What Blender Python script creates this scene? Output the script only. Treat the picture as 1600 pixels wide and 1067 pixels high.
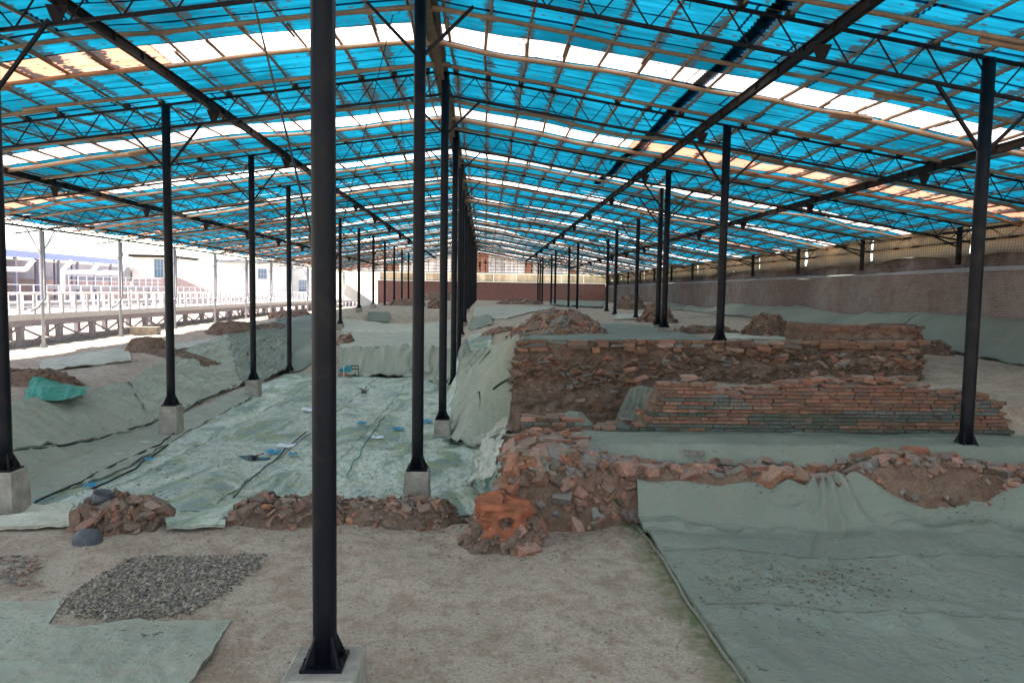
import bpy, bmesh, math, random
import numpy as np
from mathutils import Vector, Matrix, noise as mnoise

scn = bpy.context.scene
for o in list(bpy.data.objects):
    bpy.data.objects.remove(o)
COL = scn.collection
R = math.radians

# ------------------------------------------------------------------ camera
W, H, F = 1600.0, 1067.0, 1100.0
U = 6.0 / F
EYE = 3.68
VPX, VPY, ROLL = 758.0, 456.0, R(0.9)
cy = np.array([(VPX - W / 2) / F, (H / 2 - VPY) / F, -1.0]); cy /= np.linalg.norm(cy)
a_, b_ = math.sin(ROLL), math.cos(ROLL)
t_ = (a_ * cy[0] + b_ * cy[1]) / -cy[2]
cz = np.array([a_, b_, t_]); cz /= np.linalg.norm(cz)
cx = np.cross(cy, cz)
RC = np.array([cx, cy, cz])            # rows: world axes expressed in the camera frame
CAM = np.array([0, 0, EYE])
cam = bpy.data.cameras.new("camera"); camo = bpy.data.objects.new("camera", cam); COL.objects.link(camo)
cam.sensor_width = 36; cam.lens = F / W * 36; cam.clip_start = 0.05; cam.clip_end = 3000
M = Matrix([[*RC[0], 0], [*RC[1], 0], [*RC[2], EYE], [0, 0, 0, 1]])
camo.matrix_world = M
scn.camera = camo

# ------------------------------------------------------------------ light
SUN_EL, SUN_AZ = 56, -68      # azimuth measured from +Y towards +X
wd = bpy.data.worlds.new("World"); scn.world = wd; wd.use_nodes = True
nt = wd.node_tree; nt.nodes.clear()
sky = nt.nodes.new("ShaderNodeTexSky"); sky.sky_type = 'NISHITA'; sky.sun_disc = False
sky.sun_elevation = R(SUN_EL); sky.sun_rotation = R(SUN_AZ)
sky.air_density = 1.0; sky.dust_density = 1.0
bg = nt.nodes.new("ShaderNodeBackground"); bg.inputs[1].default_value = 0.10
wo = nt.nodes.new("ShaderNodeOutputWorld")
nt.links.new(sky.outputs[0], bg.inputs[0]); nt.links.new(bg.outputs[0], wo.inputs[0])
sl = bpy.data.lights.new("sun", 'SUN'); sl.energy = 5.0; sl.angle = R(0.6); sl.color = (1, .86, .72)
so = bpy.data.objects.new("sun", sl); COL.objects.link(so)
sd = Vector((math.sin(R(SUN_AZ)) * math.cos(R(SUN_EL)), math.cos(R(SUN_AZ)) * math.cos(R(SUN_EL)), math.sin(R(SUN_EL))))
so.rotation_euler = sd.to_track_quat('Z', 'Y').to_euler(); so.location = (-30, 20, 40)
vs = scn.view_settings
vs.view_transform = 'Standard'; vs.look = 'None'; vs.gamma = 1; vs.use_curve_mapping = False
vs.exposure = 2.5
vs.use_white_balance = True; vs.white_balance_temperature = 6900; vs.white_balance_tint = 12
scn.cycles.use_denoising = True
scn.cycles.max_bounces = 10; scn.cycles.diffuse_bounces = 6; scn.cycles.transmission_bounces = 6
scn.cycles.sample_clamp_indirect = 6

# ------------------------------------------------------------------ maths
def vnoise(x, y, seed=0):
    x = np.asarray(x, float); y = np.asarray(y, float)
    xi = np.floor(x).astype(np.int64); yi = np.floor(y).astype(np.int64)
    fx = x - xi; fy = y - yi; fx = fx * fx * (3 - 2 * fx); fy = fy * fy * (3 - 2 * fy)
    def h(i, j):
        n = (i * 374761393 + j * 668265263 + seed * 1442695041) & 0xffffffff
        n = ((n ^ (n >> 13)) * 1274126177) & 0xffffffff
        n = (n ^ (n >> 16)) & 0xffff
        return n / 32767.5 - 1.0
    return (h(xi, yi) * (1 - fx) + h(xi + 1, yi) * fx) * (1 - fy) + (h(xi, yi + 1) * (1 - fx) + h(xi + 1, yi + 1) * fx) * fy
def fbm(x, y, o=4, seed=0, g=.5):
    s = 0; a = 1; f = 1
    for k in range(o):
        s = s + a * vnoise(np.asarray(x) * f + 17.3 * k, np.asarray(y) * f - 9.1 * k, seed + k); a *= g; f *= 2.03
    return s
def ridged(x, y, o=3, seed=0):
    s = 0; a = 1; f = 1
    for k in range(o):
        s = s + a * (1 - np.abs(vnoise(np.asarray(x) * f + 5.3 * k, np.asarray(y) * f + 3.1 * k, seed + k)) * 2); a *= .5; f *= 2.1
    return s
def sst(a, b, v):
    t = np.clip((np.asarray(v, float) - a) / (b - a), 0, 1); return t * t * (3 - 2 * t)
def Z(h): return (h + 675) * U
ROWS = [
 (-70, [(-3100,-510),(-2300,-500),(-1900,-640),(6000,-640)]),
 (1.73, [(-3100,-510),(-2300,-500),(-1900,-640),(6000,-640)]),
 (1.82, [(-3100,-505),(-1900,-500),(-1500,-675),(20,-675),(110,-560),(400,-530),(2600,-530),(3100,-340)]),
 (1.88, [(-3100,-505),(-1850,-500),(-1500,-675),(20,-675),(110,-480),(400,-456),(2600,-456),(3100,-340)]),
 (2.06, [(-3100,-505),(-1850,-500),(-1550,-675),(20,-675),(90,-456),(2600,-456),(3100,-340)]),
 (2.13, [(-3100,-505),(-1850,-500),(-1560,-675),(0,-675),(90,-610),(560,-600),(880,-385),(3000,-340)]),
 (2.80, [(-3100,-505),(-1950,-500),(-1600,-675),(-40,-675),(70,-630),(560,-590),(880,-388),(2700,-340)]),
 (2.89, [(-3100,-500),(-2000,-500),(-1600,-675),(-150,-675),(125,-240),(160,-215),(1880,-215),(1935,-340),(2900,-340)]),
 (3.5, [(-3100,-490),(-2150,-500),(-1600,-675),(-230,-670),(40,-330),(180,-225),(1500,-238),(2200,-240),(2400,-340),(2900,-330)]),
 (4.5, [(-3100,-480),(-2400,-500),(-1680,-675),(-270,-670),(-190,-500),(-140,-360),(100,-290),(400,-240),(3000,-240)]),
 (5.15,[(-3100,-475),(-2510,-500),(-1620,-675),(-310,-670),(-190,-500),(-110,-350),(400,-240),(3000,-235)]),
 (5.4, [(-3100,-475),(-2510,-490),(-1640,-580),(-1400,-520),(-300,-505),(-110,-335),(400,-240),(3000,-235)]),
 (6.4, [(-3100,-465),(-2560,-480),(-1600,-500),(-250,-475),(100,-290),(500,-235),(3000,-230)]),
 (7.4, [(-3100,-455),(-2600,-450),(-1700,-430),(-900,-430),(-300,-400),(0,-260),(500,-230),(3000,-230)]),
 (7.6, [(-3100,-450),(-2600,-440),(-1800,-330),(-1400,-275),(-300,-300),(0,-245),(500,-230),(3000,-230)]),
 (9,   [(-3100,-440),(-2500,-380),(-1800,-260),(0,-232),(3000,-225)]),
 (16,  [(-3200,-430),(-2600,-330),(-1800,-225),(0,-215),(3000,-215)]),
 (19,  [(-3200,-500),(-2600,-500),(0,-400),(3000,-400)]),
]
def G0(X, Y):
    X = np.asarray(X, float); Y = np.asarray(Y, float)
    L = X / U; d = Y / 6.0
    L = L + 40 * vnoise(X * .35, Y * .35, 5) * sst(2.2, 3.2, d) * sst(1100, 300, np.abs(L + 1000) - 0)  # wandering bank lines
    L, d = np.broadcast_arrays(L, d)
    out = np.full(L.shape, ROWS[-1][1][0][1] * 1.0)
    vals = [np.interp(L, [p[0] for p in r[1]], [p[1] for p in r[1]]) for r in ROWS]
    ds = [r[0] for r in ROWS]
    out = vals[0] + 0
    for i in range(len(ROWS) - 1):
        t = np.clip((d - ds[i]) / (ds[i + 1] - ds[i]), 0, 1); t = t * t * (3 - 2 * t) if ds[i+1]-ds[i] < 5 else t
        m = d >= ds[i]
        out = np.where(m, vals[i] * (1 - t) + vals[i + 1] * t, out)
    return Z(out)
def G(X, Y):
    n = fbm(np.asarray(X) * .6, np.asarray(Y) * .6, 3, 11) * .03
    return G0(X, Y) + n
def ray(px, py):
    c = np.array([(px - W / 2) / F, (H / 2 - py) / F, -1.0]); v = RC @ c
    return v / v[1]
def atY(px, py, Y):
    return CAM + ray(px, py) * Y
def atz(px, py, z):
    r = ray(px, py); return CAM + r * ((z - EYE) / r[2])
_T = np.concatenate([np.linspace(3.5, 40, 2200), np.linspace(40, 130, 900)])
def hit(px, py, f=None):
    r = ray(px, py); P = CAM + _T[:, None] * r
    g = (f or G)(P[:, 0], P[:, 1]); k = np.argmax(P[:, 2] < g)
    if P[k, 2] >= g[k]: k = -1
    return P[k]

# ------------------------------------------------------------------ object helpers
def tag(o, label=None, cat=None, group=None, kind=None):
    if label: o['label'] = label
    if cat: o['category'] = cat
    if group: o['group'] = group
    if kind: o['kind'] = kind
    return o
def thing(name, loc, label, cat, group=None):
    o = bpy.data.objects.new(name, None); COL.objects.link(o); o.location = loc; o.empty_display_size = .2
    return tag(o, label, cat, group)
def mesh(name, V, Fc, mat=None, smooth=False, midx=None, rnd=None):
    me = bpy.data.meshes.new(name); me.from_pydata([tuple(v) for v in V], [], [tuple(int(i) for i in f) for f in Fc])
    for m in (mat if isinstance(mat, (list, tuple)) else [mat]):
        if m is not None: me.materials.append(m)
    if midx is not None: me.polygons.foreach_set('material_index', np.asarray(midx, np.int32))
    if smooth: me.polygons.foreach_set('use_smooth', np.ones(len(me.polygons), bool))
    if rnd is not None:
        at = me.attributes.new('rnd', 'FLOAT', 'POINT'); at.data.foreach_set('value', np.asarray(rnd, np.float32))
    me.update(); return me
def put(name, me, parent=None, loc=(0, 0, 0), rot=None, scale=None):
    """loc is a world position; parents are never rotated"""
    o = bpy.data.objects.new(name, me); COL.objects.link(o)
    loc = Vector(loc)
    if parent is not None:
        o.parent = parent
        p = parent; 
        while p is not None: loc = loc - p.location; p = p.parent
    o.location = loc
    if rot is not None:
        if isinstance(rot, Matrix): o.rotation_euler = rot.to_euler()
        else: o.rotation_euler = rot
    if scale is not None: o.scale = scale
    return o
def obj(name, V, Fc, mat, parent=None, smooth=False, **k):
    """world-space vertices"""
    V = np.asarray(V, float); c = np.array([V[:, 0].mean(), V[:, 1].mean(), V[:, 2].min()])
    return put(name, mesh(name, V - c, Fc, mat, smooth, **k), parent, c)
def gridfaces(n, m, off=0):
    i, j = np.meshgrid(np.arange(n - 1), np.arange(m - 1), indexing='ij')
    a = (i * m + j).ravel() + off
    return np.stack([a, a + 1, a + m + 1, a + m], 1)
class MB:
    def __init__(s): s.V = []; s.F = []; s.n = 0; s.mi = []; s.r = []
    def add(s, V, Fc, mi=0, r=0.0):
        V = np.asarray(V, float)
        s.V.append(V); s.F.extend([tuple(int(i) + s.n for i in f) for f in Fc]); s.mi += [mi] * len(Fc); s.r += [r] * len(V); s.n += len(V)
        return s
    def box(s, lo, hi, mi=0, r=0.0):
        x0, y0, z0 = lo; x1, y1, z1 = hi
        return s.add([(x0,y0,z0),(x1,y0,z0),(x1,y1,z0),(x0,y1,z0),(x0,y0,z1),(x1,y0,z1),(x1,y1,z1),(x0,y1,z1)],
              [(0,3,2,1),(4,5,6,7),(0,1,5,4),(1,2,6,5),(2,3,7,6),(3,0,4,7)], mi, r)
    def tube(s, pts, rad, n=8, mi=0, caps=True):
        pts = np.asarray(pts, float); k = len(pts); rad = np.broadcast_to(np.asarray(rad, float), (k,))
        T = np.gradient(pts, axis=0); T /= np.linalg.norm(T, axis=1)[:, None]
        ref = np.array([0, 0, 1.0]) if abs(T[0][2]) < .8 else np.array([0, 1.0, 0])
        A = np.cross(T, ref); A /= np.linalg.norm(A, axis=1)[:, None]; B = np.cross(T, A)
        th = np.arange(n) * 2 * math.pi / n
        V = pts[:, None, :] + rad[:, None, None] * (np.cos(th)[None, :, None] * A[:, None, :] + np.sin(th)[None, :, None] * B[:, None, :])
        Fc = []
        for i in range(k - 1):
            for j in range(n):
                Fc.append((i * n + j, i * n + (j + 1) % n, (i + 1) * n + (j + 1) % n, (i + 1) * n + j))
        if caps: Fc.append(tuple(range(n))[::-1]); Fc.append(tuple((k - 1) * n + j for j in range(n)))
        return s.add(V.reshape(-1, 3), Fc, mi)
    def bar(s, a, b, w, h=None, mi=0):
        """rectangular bar a->b"""
        a = np.asarray(a, float); b = np.asarray(b, float); h = h or w
        t = b - a; t /= np.linalg.norm(t); ref = np.array([0, 0, 1.0]) if abs(t[2]) < .95 else np.array([0, 1.0, 0])
        A = np.cross(t, ref); A /= np.linalg.norm(A); B = np.cross(A, t)
        V = []
        for p in (a, b):
            for sx, sz in ((-1, -1), (1, -1), (1, 1), (-1, 1)): V.append(p + A * sx * w / 2 + B * sz * h / 2)
        return s.add(V, [(0,1,2,3)[::-1],(4,5,6,7),(0,1,5,4),(1,2,6,5),(2,3,7,6),(3,0,4,7)], mi)
    def obj(s, name, mat, parent=None, smooth=False):
        V = np.concatenate(s.V)
        return obj(name, V, s.F, mat, parent, smooth, midx=s.mi if isinstance(mat, (list, tuple)) else None, rnd=s.r)

# ------------------------------------------------------------------ materials
def mat(name):
    m = bpy.data.materials.new(name); m.use_nodes = True; nt = m.node_tree; nt.nodes.clear()
    return m, nt
class NT:
    def __init__(s, name):
        s.m, s.t = mat(name); s.pos = s.n('NewGeometry').outputs['Position']
    def n(s, typ, **k):
        nd = s.t.nodes.new('ShaderNode' + typ)
        for a, v in k.items(): setattr(nd, a, v)
        return nd
    def l(s, a, b): s.t.links.new(a, b)
    def val(s, nd, i, v):
        if hasattr(v, 'links') or hasattr(v, 'is_linked'): s.l(v, nd.inputs[i])
        else: nd.inputs[i].default_value = v
    def math(s, op, a, b=0, c=None, clamp=False):
        nd = s.n('Math', operation=op, use_clamp=clamp); s.val(nd, 0, a); s.val(nd, 1, b)
        if c is not None: s.val(nd, 2, c)
        return nd.outputs[0]
    def scale(s, v, sc):
        nd = s.n('VectorMath', operation='MULTIPLY'); s.l(v, nd.inputs[0]); nd.inputs[1].default_value = sc; return nd.outputs[0]
    def noise(s, sc, det=4, rough=.55, vec=None, dist=0):
        nd = s.n('TexNoise'); s.l(vec if vec is not None else s.pos, nd.inputs['Vector']); nd.inputs['Scale'].default_value = sc
        nd.inputs['Detail'].default_value = det; nd.inputs['Roughness'].default_value = rough; nd.inputs['Distortion'].default_value = dist
        return nd.outputs['Fac']
    def ramp(s, f, stops, interp='LINEAR'):
        nd = s.n('ValToRGB'); s.l(f, nd.inputs[0]); e = nd.color_ramp; e.interpolation = interp
        while len(e.elements) < len(stops): e.elements.new(.5)
        for el, (p, c) in zip(e.elements, stops):
            el.position = p; el.color = (*c, 1) if not isinstance(c, (int, float)) else (c, c, c, 1)
        return nd.outputs[0]
    def mix(s, f, a, b, mode='MIX'):
        nd = s.n('Mix', data_type='RGBA', blend_type=mode); s.val(nd, 0, f)
        for i, v in ((6, a), (7, b)):
            if isinstance(v, tuple): nd.inputs[i].default_value = (*v, 1)
            else: s.l(v, nd.inputs[i])
        return nd.outputs[2]
    def bump(s, h, st, dist=.02):
        nd = s.n('Bump'); s.l(h, nd.inputs['Height']); nd.inputs['Strength'].default_value = st; nd.inputs['Distance'].default_value = dist
        return nd.outputs[0]
    def out(s, col, rough=.9, bump=None, metal=0, spec=.3):
        p = s.n('BsdfPrincipled'); o = s.n('OutputMaterial')
        if isinstance(col, tuple): p.inputs['Base Color'].default_value = (*col, 1)
        else: s.l(col, p.inputs['Base Color'])
        s.val(p, p.inputs.find('Roughness'), rough); p.inputs['Metallic'].default_value = metal
        p.inputs['Specular IOR Level'].default_value = spec
        if bump is not None: s.l(bump, p.inputs['Normal'])
        s.l(p.outputs[0], o.inputs[0]); return s.m

def m_dirt(name, c1, c2, c3, algae=False):
    t = NT(name)
    a = t.noise(.55, 5, .6); b = t.noise(3.5, 6, .65, dist=.6); c = t.noise(28, 5, .7)
    col = t.mix(t.ramp(a, [(.4, 0), (.62, 1)]), c1, c2)
    col = t.mix(t.math('MULTIPLY', t.ramp(b, [(.44, 0), (.62, 1)]), .8), col, c3)
    col = t.mix(t.ramp(c, [(.35, .5), (.55, 0)]), col, tuple(x * .45 for x in c3))
    if algae:
        tc = t.n('SeparateXYZ'); t.l(t.pos, tc.inputs[0])
        # algae band follows the sheet edge on the foreground floor (a growth with a shape of its own)
        e = t.math('SUBTRACT', tc.outputs[0], t.math('MULTIPLY_ADD', tc.outputs[1], ALG[0], ALG[1]))
        e = t.math('ABSOLUTE', t.math('ADD', e, .12)); e = t.math('ADD', e, t.math('MULTIPLY', t.noise(5, 4), .35))
        f = t.math('MULTIPLY', t.ramp(e, [(.16, 1), (.46, 0)]), t.ramp(t.noise(7, 5, .7), [(.38, .15), (.58, 1)]))
        f = t.math('MULTIPLY', f, t.ramp(tc.outputs[1], [(0, 1), (1, 1)]))
        near = t.math('LESS_THAN', tc.outputs[1], 10.4)
        col = t.mix(t.math('MULTIPLY', t.math('MULTIPLY', f, near), .8), col, (.10, .17, .05))
    h = t.math('ADD', t.noise(9, 6, .7), t.math('MULTIPLY', t.noise(60, 3, .7), .5))
    return t.out(col, .95, t.bump(h, 1.0, .045), spec=.12)
PA = atz(1000, 824, .2); PB = atz(1165, 1067, .2)
ALG = ((PB[0] - PA[0]) / (PB[1] - PA[1]), PA[0] - (PB[0] - PA[0]) / (PB[1] - PA[1]) * PA[1])
M_ground = m_dirt('dirt_floor', (.60, .475, .37), (.54, .42, .325), (.42, .285, .205), True)
M_earth = m_dirt('cut_earth', (.31, .205, .155), (.26, .17, .125), (.15, .09, .065))
M_earth2 = m_dirt('dry_earth', (.34, .215, .155), (.27, .17, .12), (.18, .10, .07))
M_out = m_dirt('outside_ground', (.42, .39, .35), (.36, .33, .30), (.30, .27, .23))

def m_tarp(name, base, stain, wet=0.0, dirt=.5, strand=True):
    t = NT(name)
    oi = t.n('ObjectInfo')
    a = t.noise(.5, 5, .6, dist=.5); b = t.noise(2.6, 6, .65, dist=.8)
    col = t.mix(t.ramp(a, [(.35, 0), (.65, 1)]), base, tuple(x * .82 for x in base))
    col = t.mix(t.math('MULTIPLY', t.ramp(b, [(.45, 0), (.72, 1)]), dirt), col, stain)
    tint = t.math('MULTIPLY_ADD', oi.outputs['Random'], .24, .88)
    col = t.mix(1.0, col, t.n('CombineColor').outputs[0], 'MULTIPLY') if False else col
    g = t.n('HueSaturation'); t.l(col, g.inputs['Color']); t.l(tint, g.inputs['Value']); col = g.outputs[0]
    # scattered dark flecks of dead leaves
    v = t.noise(22, 2, .5, vec=t.scale(t.pos, (.45, 1, 1)))
    fl = t.math('MULTIPLY', t.ramp(v, [(.63, 0), (.68, 1)]), t.ramp(t.noise(.9, 3), [(.45, .05), (.62, 1)]))
    col = t.mix(t.math('MULTIPLY', fl, .7), col, (.06, .045, .03))
    rough = .8
    if wet:
        w = t.ramp(t.noise(.8, 7, .66, dist=1.2, vec=t.scale(t.pos, (1, .45, 1))), [(.47, 0), (.56, 1)])
        w2 = t.ramp(t.noise(5.0, 7, .72, dist=1.5, vec=t.scale(t.pos, (1, .4, 1))), [(.47, 0), (.56, 1)])
        ww = t.math('MULTIPLY', t.math('MAXIMUM', w, t.math('MULTIPLY', w2, .6)), wet)
        gr = t.mix(t.ramp(t.noise(1.7, 4), [(.42, 0), (.6, 1)]), (.08, .155, .13), (.17, .21, .07))
        col = t.mix(t.math('MULTIPLY', ww, .8), col, gr)
        rough = t.math('MULTIPLY_ADD', ww, -.3, .8)
    cr = t.math('ADD', t.math('ABSOLUTE', t.math('SUBTRACT', t.noise(2.6, 3, .55, dist=1.0), .5)), t.math('MULTIPLY', t.math('ABSOLUTE', t.math('SUBTRACT', t.noise(6.5, 3, .55, dist=.8), .5)), .5))
    hb = t.math('ADD', t.math('MULTIPLY', t.noise(9, 6, .6, dist=.6), .5), t.math('MULTIPLY', t.noise(45, 3, .6), .2))
    hb = t.math('ADD', hb, t.math('MULTIPLY', t.math('MINIMUM', cr, .12), -2.2))
    return t.out(col, rough, t.bump(hb, .6, .05), spec=.25)
M_tarp = m_tarp('green_grey_sheet', (.36, .36, .28), (.34, .26, .18))
M_tarp2 = m_tarp('teal_grey_sheet', (.27, .285, .225), (.26, .22, .16), dirt=.5)
M_tarpd = m_tarp('dark_sheet', (.24, .235, .175), (.13, .12, .09), dirt=.3)
M_tarpw = m_tarp('wet_sheet', (.58, .60, .50), (.42, .34, .24), wet=1.0, dirt=.35)
M_tarpp = m_tarp('pale_sheet', (.58, .53, .42), (.42, .34, .26), dirt=.45)
M_net = m_tarp('green_net', (.05, .27, .19), (.04, .12, .09), dirt=.2)

def m_brick(name, stops, dust=.35):
    t = NT(name); oi = t.n('ObjectInfo'); at = t.n('Attribute', attribute_name='rnd')
    f = t.math('FRACT', t.math('ADD', oi.outputs['Random'], at.outputs['Fac']))
    col = t.ramp(f, stops, 'CONSTANT')
    n1 = t.noise(14, 5, .65); col = t.mix(t.ramp(n1, [(.35, .55), (.62, 0)]), col, (.10, .07, .055))
    n3 = t.noise(30, 4, .7); col = t.mix(t.ramp(n3, [(.55, 0), (.75, .5)]), col, (.42, .36, .30))
    gm = t.n('NewGeometry'); sx = t.n('SeparateXYZ'); t.l(gm.outputs['Normal'], sx.inputs[0])
    col = t.mix(t.math('MULTIPLY', t.ramp(sx.outputs[2], [(.5, 0), (.95, 1)]), dust), col, (.42, .36, .30))
    h = t.math('ADD', t.noise(40, 5, .7), t.noise(160, 2, .6))
    return t.out(col, .92, t.bump(h, .6, .012), spec=.1)
RED = (.42, .15, .085); ORG = (.46, .20, .12); PNK = (.50, .25, .18); BRN = (.30, .145, .09); GRY = (.27, .235, .205); DRK = (.13, .085, .065); TAN = (.36, .27, .19)
M_brick = m_brick('old_brick', [(0, RED), (.2, ORG), (.38, PNK), (.58, BRN), (.76, DRK), (.86, GRY), (.93, TAN)])
M_brickw = m_brick('wall_brick_red', [(0, (.31, .125, .085)), (.25, (.37, .165, .11)), (.5, (.24, .115, .085)), (.7, (.34, .19, .14)), (.85, (.20, .13, .10))], .45)
M_brickg = m_brick('wall_brick_blue', [(0, (.125, .14, .13)), (.35, (.165, .175, .165)), (.6, (.115, .12, .115)), (.8, (.21, .185, .155))], .3)
M_bricka = m_brick('wall_brick_mossy', [(0, (.08, .11, .085)), (.3, (.10, .13, .12)), (.55, (.135, .115, .085)), (.8, (.07, .085, .07))], .15)
M_brickb = m_brick('wall_brick_brown', [(0, (.24, .12, .08)), (.3, (.28, .15, .10)), (.6, (.17, .095, .065)), (.8, (.28, .14, .08))], .35)
M_sherd = m_brick('tile_sherd', [(0, (.38, .165, .11)), (.2, (.30, .155, .11)), (.45, (.20, .115, .09)), (.62, (.42, .25, .18)), (.8, (.15, .095, .075)), (.92, (.50, .21, .10))], .25)
M_mix = m_brick('mixed_rubble', [(0, (.42, .20, .14)), (.2, (.25, .22, .20)), (.4, (.42, .28, .21)), (.6, (.20, .16, .14)), (.78, (.44, .19, .11)), (.9, (.27, .26, .24))], .4)
M_pebble = m_brick('pebbles', [(0, (.40, .32, .25)), (.2, (.28, .235, .195)), (.4, (.48, .38, .27)), (.6, (.19, .165, .15)), (.8, (.54, .46, .38)), (.92, (.34, .26, .18))], .0)

def m_simple(name, col, rough=.6, metal=0, var=.25, sc=6, bump=.15, spec=.4, stain=None):
    t = NT(name); n = t.noise(sc, 5, .6)
    c = t.mix(t.ramp(n, [(.35, 0), (.65, 1)]), col, tuple(x * (1 - var) for x in col))
    if stain: c = t.mix(t.ramp(t.noise(sc * .4, 6, .7, dist=1), [(.52, 0), (.68, .8)]), c, stain)
    return t.out(c, rough, t.bump(t.noise(sc * 6, 4, .6), bump, .01), metal, spec)
M_steel = m_simple('dark_painted_steel', (.006, .0065, .011), .5, .0, .3, 5, .15, .22, (.022, .016, .014))
M_steelr = m_simple('rusty_steel', (.016, .012, .012), .65, .0, .4, 9, .2, .25, (.06, .03, .018))
M_silver = m_simple('silver_paint', (.50, .50, .52), .45, .3, .15)
M_conc = m_simple('concrete', (.42, .36, .295), .92, 0, .35, 5, 1.0, .15, (.24, .18, .13))
M_white = m_simple('white_painted_steel', (.72, .72, .74), .5, 0, .1)
M_deck = m_simple('deck_concrete', (.74, .73, .73), .85, 0, .15)
M_post = m_simple('walkway_post', (.40, .36, .40), .7, 0, .25)
M_pot = m_simple('grey_pottery', (.10, .10, .105), .55, 0, .3, 12, .3)
M_rope = m_simple('rope', (.03, .035, .03), .9)
M_blackc = m_simple('dark_cable', (.012, .012, .014), .6)
M_plank = m_simple('weathered_plank', (.16, .12, .09), .85, 0, .3, 8, .4)
M_blue = m_simple('blue_plastic', (.03, .26, .40), .35, 0, .1)
M_pump = m_simple('teal_enamel', (.02, .26, .30), .35, 0, .2)
M_clay = m_simple('burnt_clay', (.46, .15, .075), .9, 0, .45, 7, 1.0, .2, (.24, .10, .065))
M_cream = m_simple('cream_render', (.80, .76, .68), .9, 0, .12, 1, .2)
M_bluer = m_simple('blue_roofing', (.34, .38, .66), .5, 0, .1)
M_glass = m_simple('window_glass', (.12, .22, .30), .15, 0, .1)
M_grey = m_simple('grey_render', (.36, .36, .37), .9, 0, .2, 1, .2)
M_bund = m_simple('ridge_timber', (.15, .115, .085), .85, 0, .35, 5, .5)

t = NT('bamboo'); g = t.noise(1.4, 4, .6)
c = t.mix(t.ramp(g, [(.35, 0), (.65, 1)]), (.36, .235, .15), (.22, .155, .105))
c = t.mix(t.ramp(t.noise(11, 5, .7), [(.5, 0), (.75, .6)]), c, (.16, .11, .07))
M_bam = t.out(c, .55, t.bump(t.noise(40, 3), .2, .01), spec=.3)

RAFT = .80; XR = -208 * U         # rafter spacing and ridge position
def m_sheet(name, base, stain=None, stain_amt=0.0, fleck=1.0, litter=1.0):
    t = NT(name); s = t.n('SeparateXYZ'); t.l(t.pos, s.inputs[0])
    x = s.outputs[0]
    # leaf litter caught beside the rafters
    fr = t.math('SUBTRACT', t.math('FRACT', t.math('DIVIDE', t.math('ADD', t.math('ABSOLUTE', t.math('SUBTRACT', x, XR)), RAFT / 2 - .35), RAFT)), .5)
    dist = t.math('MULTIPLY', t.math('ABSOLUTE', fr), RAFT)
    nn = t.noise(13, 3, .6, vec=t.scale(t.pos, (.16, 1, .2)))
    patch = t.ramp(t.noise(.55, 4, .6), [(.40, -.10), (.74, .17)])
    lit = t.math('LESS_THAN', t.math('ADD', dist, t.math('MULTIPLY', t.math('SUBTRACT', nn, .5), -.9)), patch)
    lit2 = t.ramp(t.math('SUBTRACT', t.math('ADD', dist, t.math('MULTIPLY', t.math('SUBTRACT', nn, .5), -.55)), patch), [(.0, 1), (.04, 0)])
    v = t.n('TexVoronoi'); t.l(t.scale(t.pos, (.55, 1.5, 0)), v.inputs['Vector']); v.inputs['Scale'].default_value = 6.5
    fl = t.math('MULTIPLY', t.ramp(v.outputs['Distance'], [(.16, 1), (.24, 0)]), t.math('GREATER_THAN', t.noise(2.3, 3), .46))
    streak = t.noise(5.0, 5, .65, vec=t.scale(t.pos, (.07, 1, 0)))
    fade = t.noise(.3, 4, .6)
    col = t.mix(t.ramp(streak, [(.36, 1), (.58, 0)]), base, tuple(x * .42 for x in base))
    col = t.mix(t.ramp(fade, [(.45, 0), (.66, .95)]), col, tuple(x * .35 for x in base))
    if stain:
        sn = t.noise(.35, 5, .62, vec=t.scale(t.pos, (.6, .35, 0)))
        col = t.mix(t.ramp(sn, [(.62 - stain_amt * .4, 0), (.72 - stain_amt * .4, .8)]), col, stain)
    col = t.mix(t.math('MULTIPLY', fl, .88 * fleck), col, (.012, .02, .025))
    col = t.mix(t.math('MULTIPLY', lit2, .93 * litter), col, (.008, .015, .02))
    tr = t.n('BsdfTranslucent'); df = t.n('BsdfDiffuse'); mx = t.n('MixShader'); o = t.n('OutputMaterial')
    t.l(col, tr.inputs[0]); t.l(t.mix(.5, col, (.0, .0, .0)), df.inputs[0])
    mx.inputs[0].default_value = .22; t.l(tr.outputs[0], mx.inputs[1]); t.l(df.outputs[0], mx.inputs[2]); t.l(mx.outputs[0], o.inputs[0])
    return t.m
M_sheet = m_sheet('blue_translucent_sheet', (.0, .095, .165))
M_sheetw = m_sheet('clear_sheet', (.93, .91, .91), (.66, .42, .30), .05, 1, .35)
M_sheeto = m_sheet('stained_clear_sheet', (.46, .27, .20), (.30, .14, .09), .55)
t = NT('woven_screen'); s = t.n('SeparateXYZ'); t.l(t.pos, s.inputs[0])
w1 = t.n('TexWave'); t.l(t.scale(t.pos, (0, 1, 0)), w1.inputs[0]); w1.bands_direction = 'Y'; w1.inputs['Scale'].default_value = 2.2; w1.inputs['Distortion'].default_value = 1.0
w2 = t.n('TexWave'); t.l(t.scale(t.pos, (0, 0, 1)), w2.inputs[0]); w2.bands_direction = 'Z'; w2.inputs['Scale'].default_value = 3.0
c = t.mix(w1.outputs['Fac'], (.26, .17, .095), (.44, .32, .185)); c = t.mix(t.math('MULTIPLY', w2.outputs['Fac'], .4), c, (.2, .14, .08))
c = t.mix(t.ramp(t.noise(.6, 4), [(.4, 0), (.7, .6)]), c, (.16, .12, .09))
tr = t.n('BsdfTranslucent'); df = t.n('BsdfDiffuse'); mx = t.n('MixShader'); o = t.n('OutputMaterial'); mx.inputs[0].default_value = .55
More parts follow.
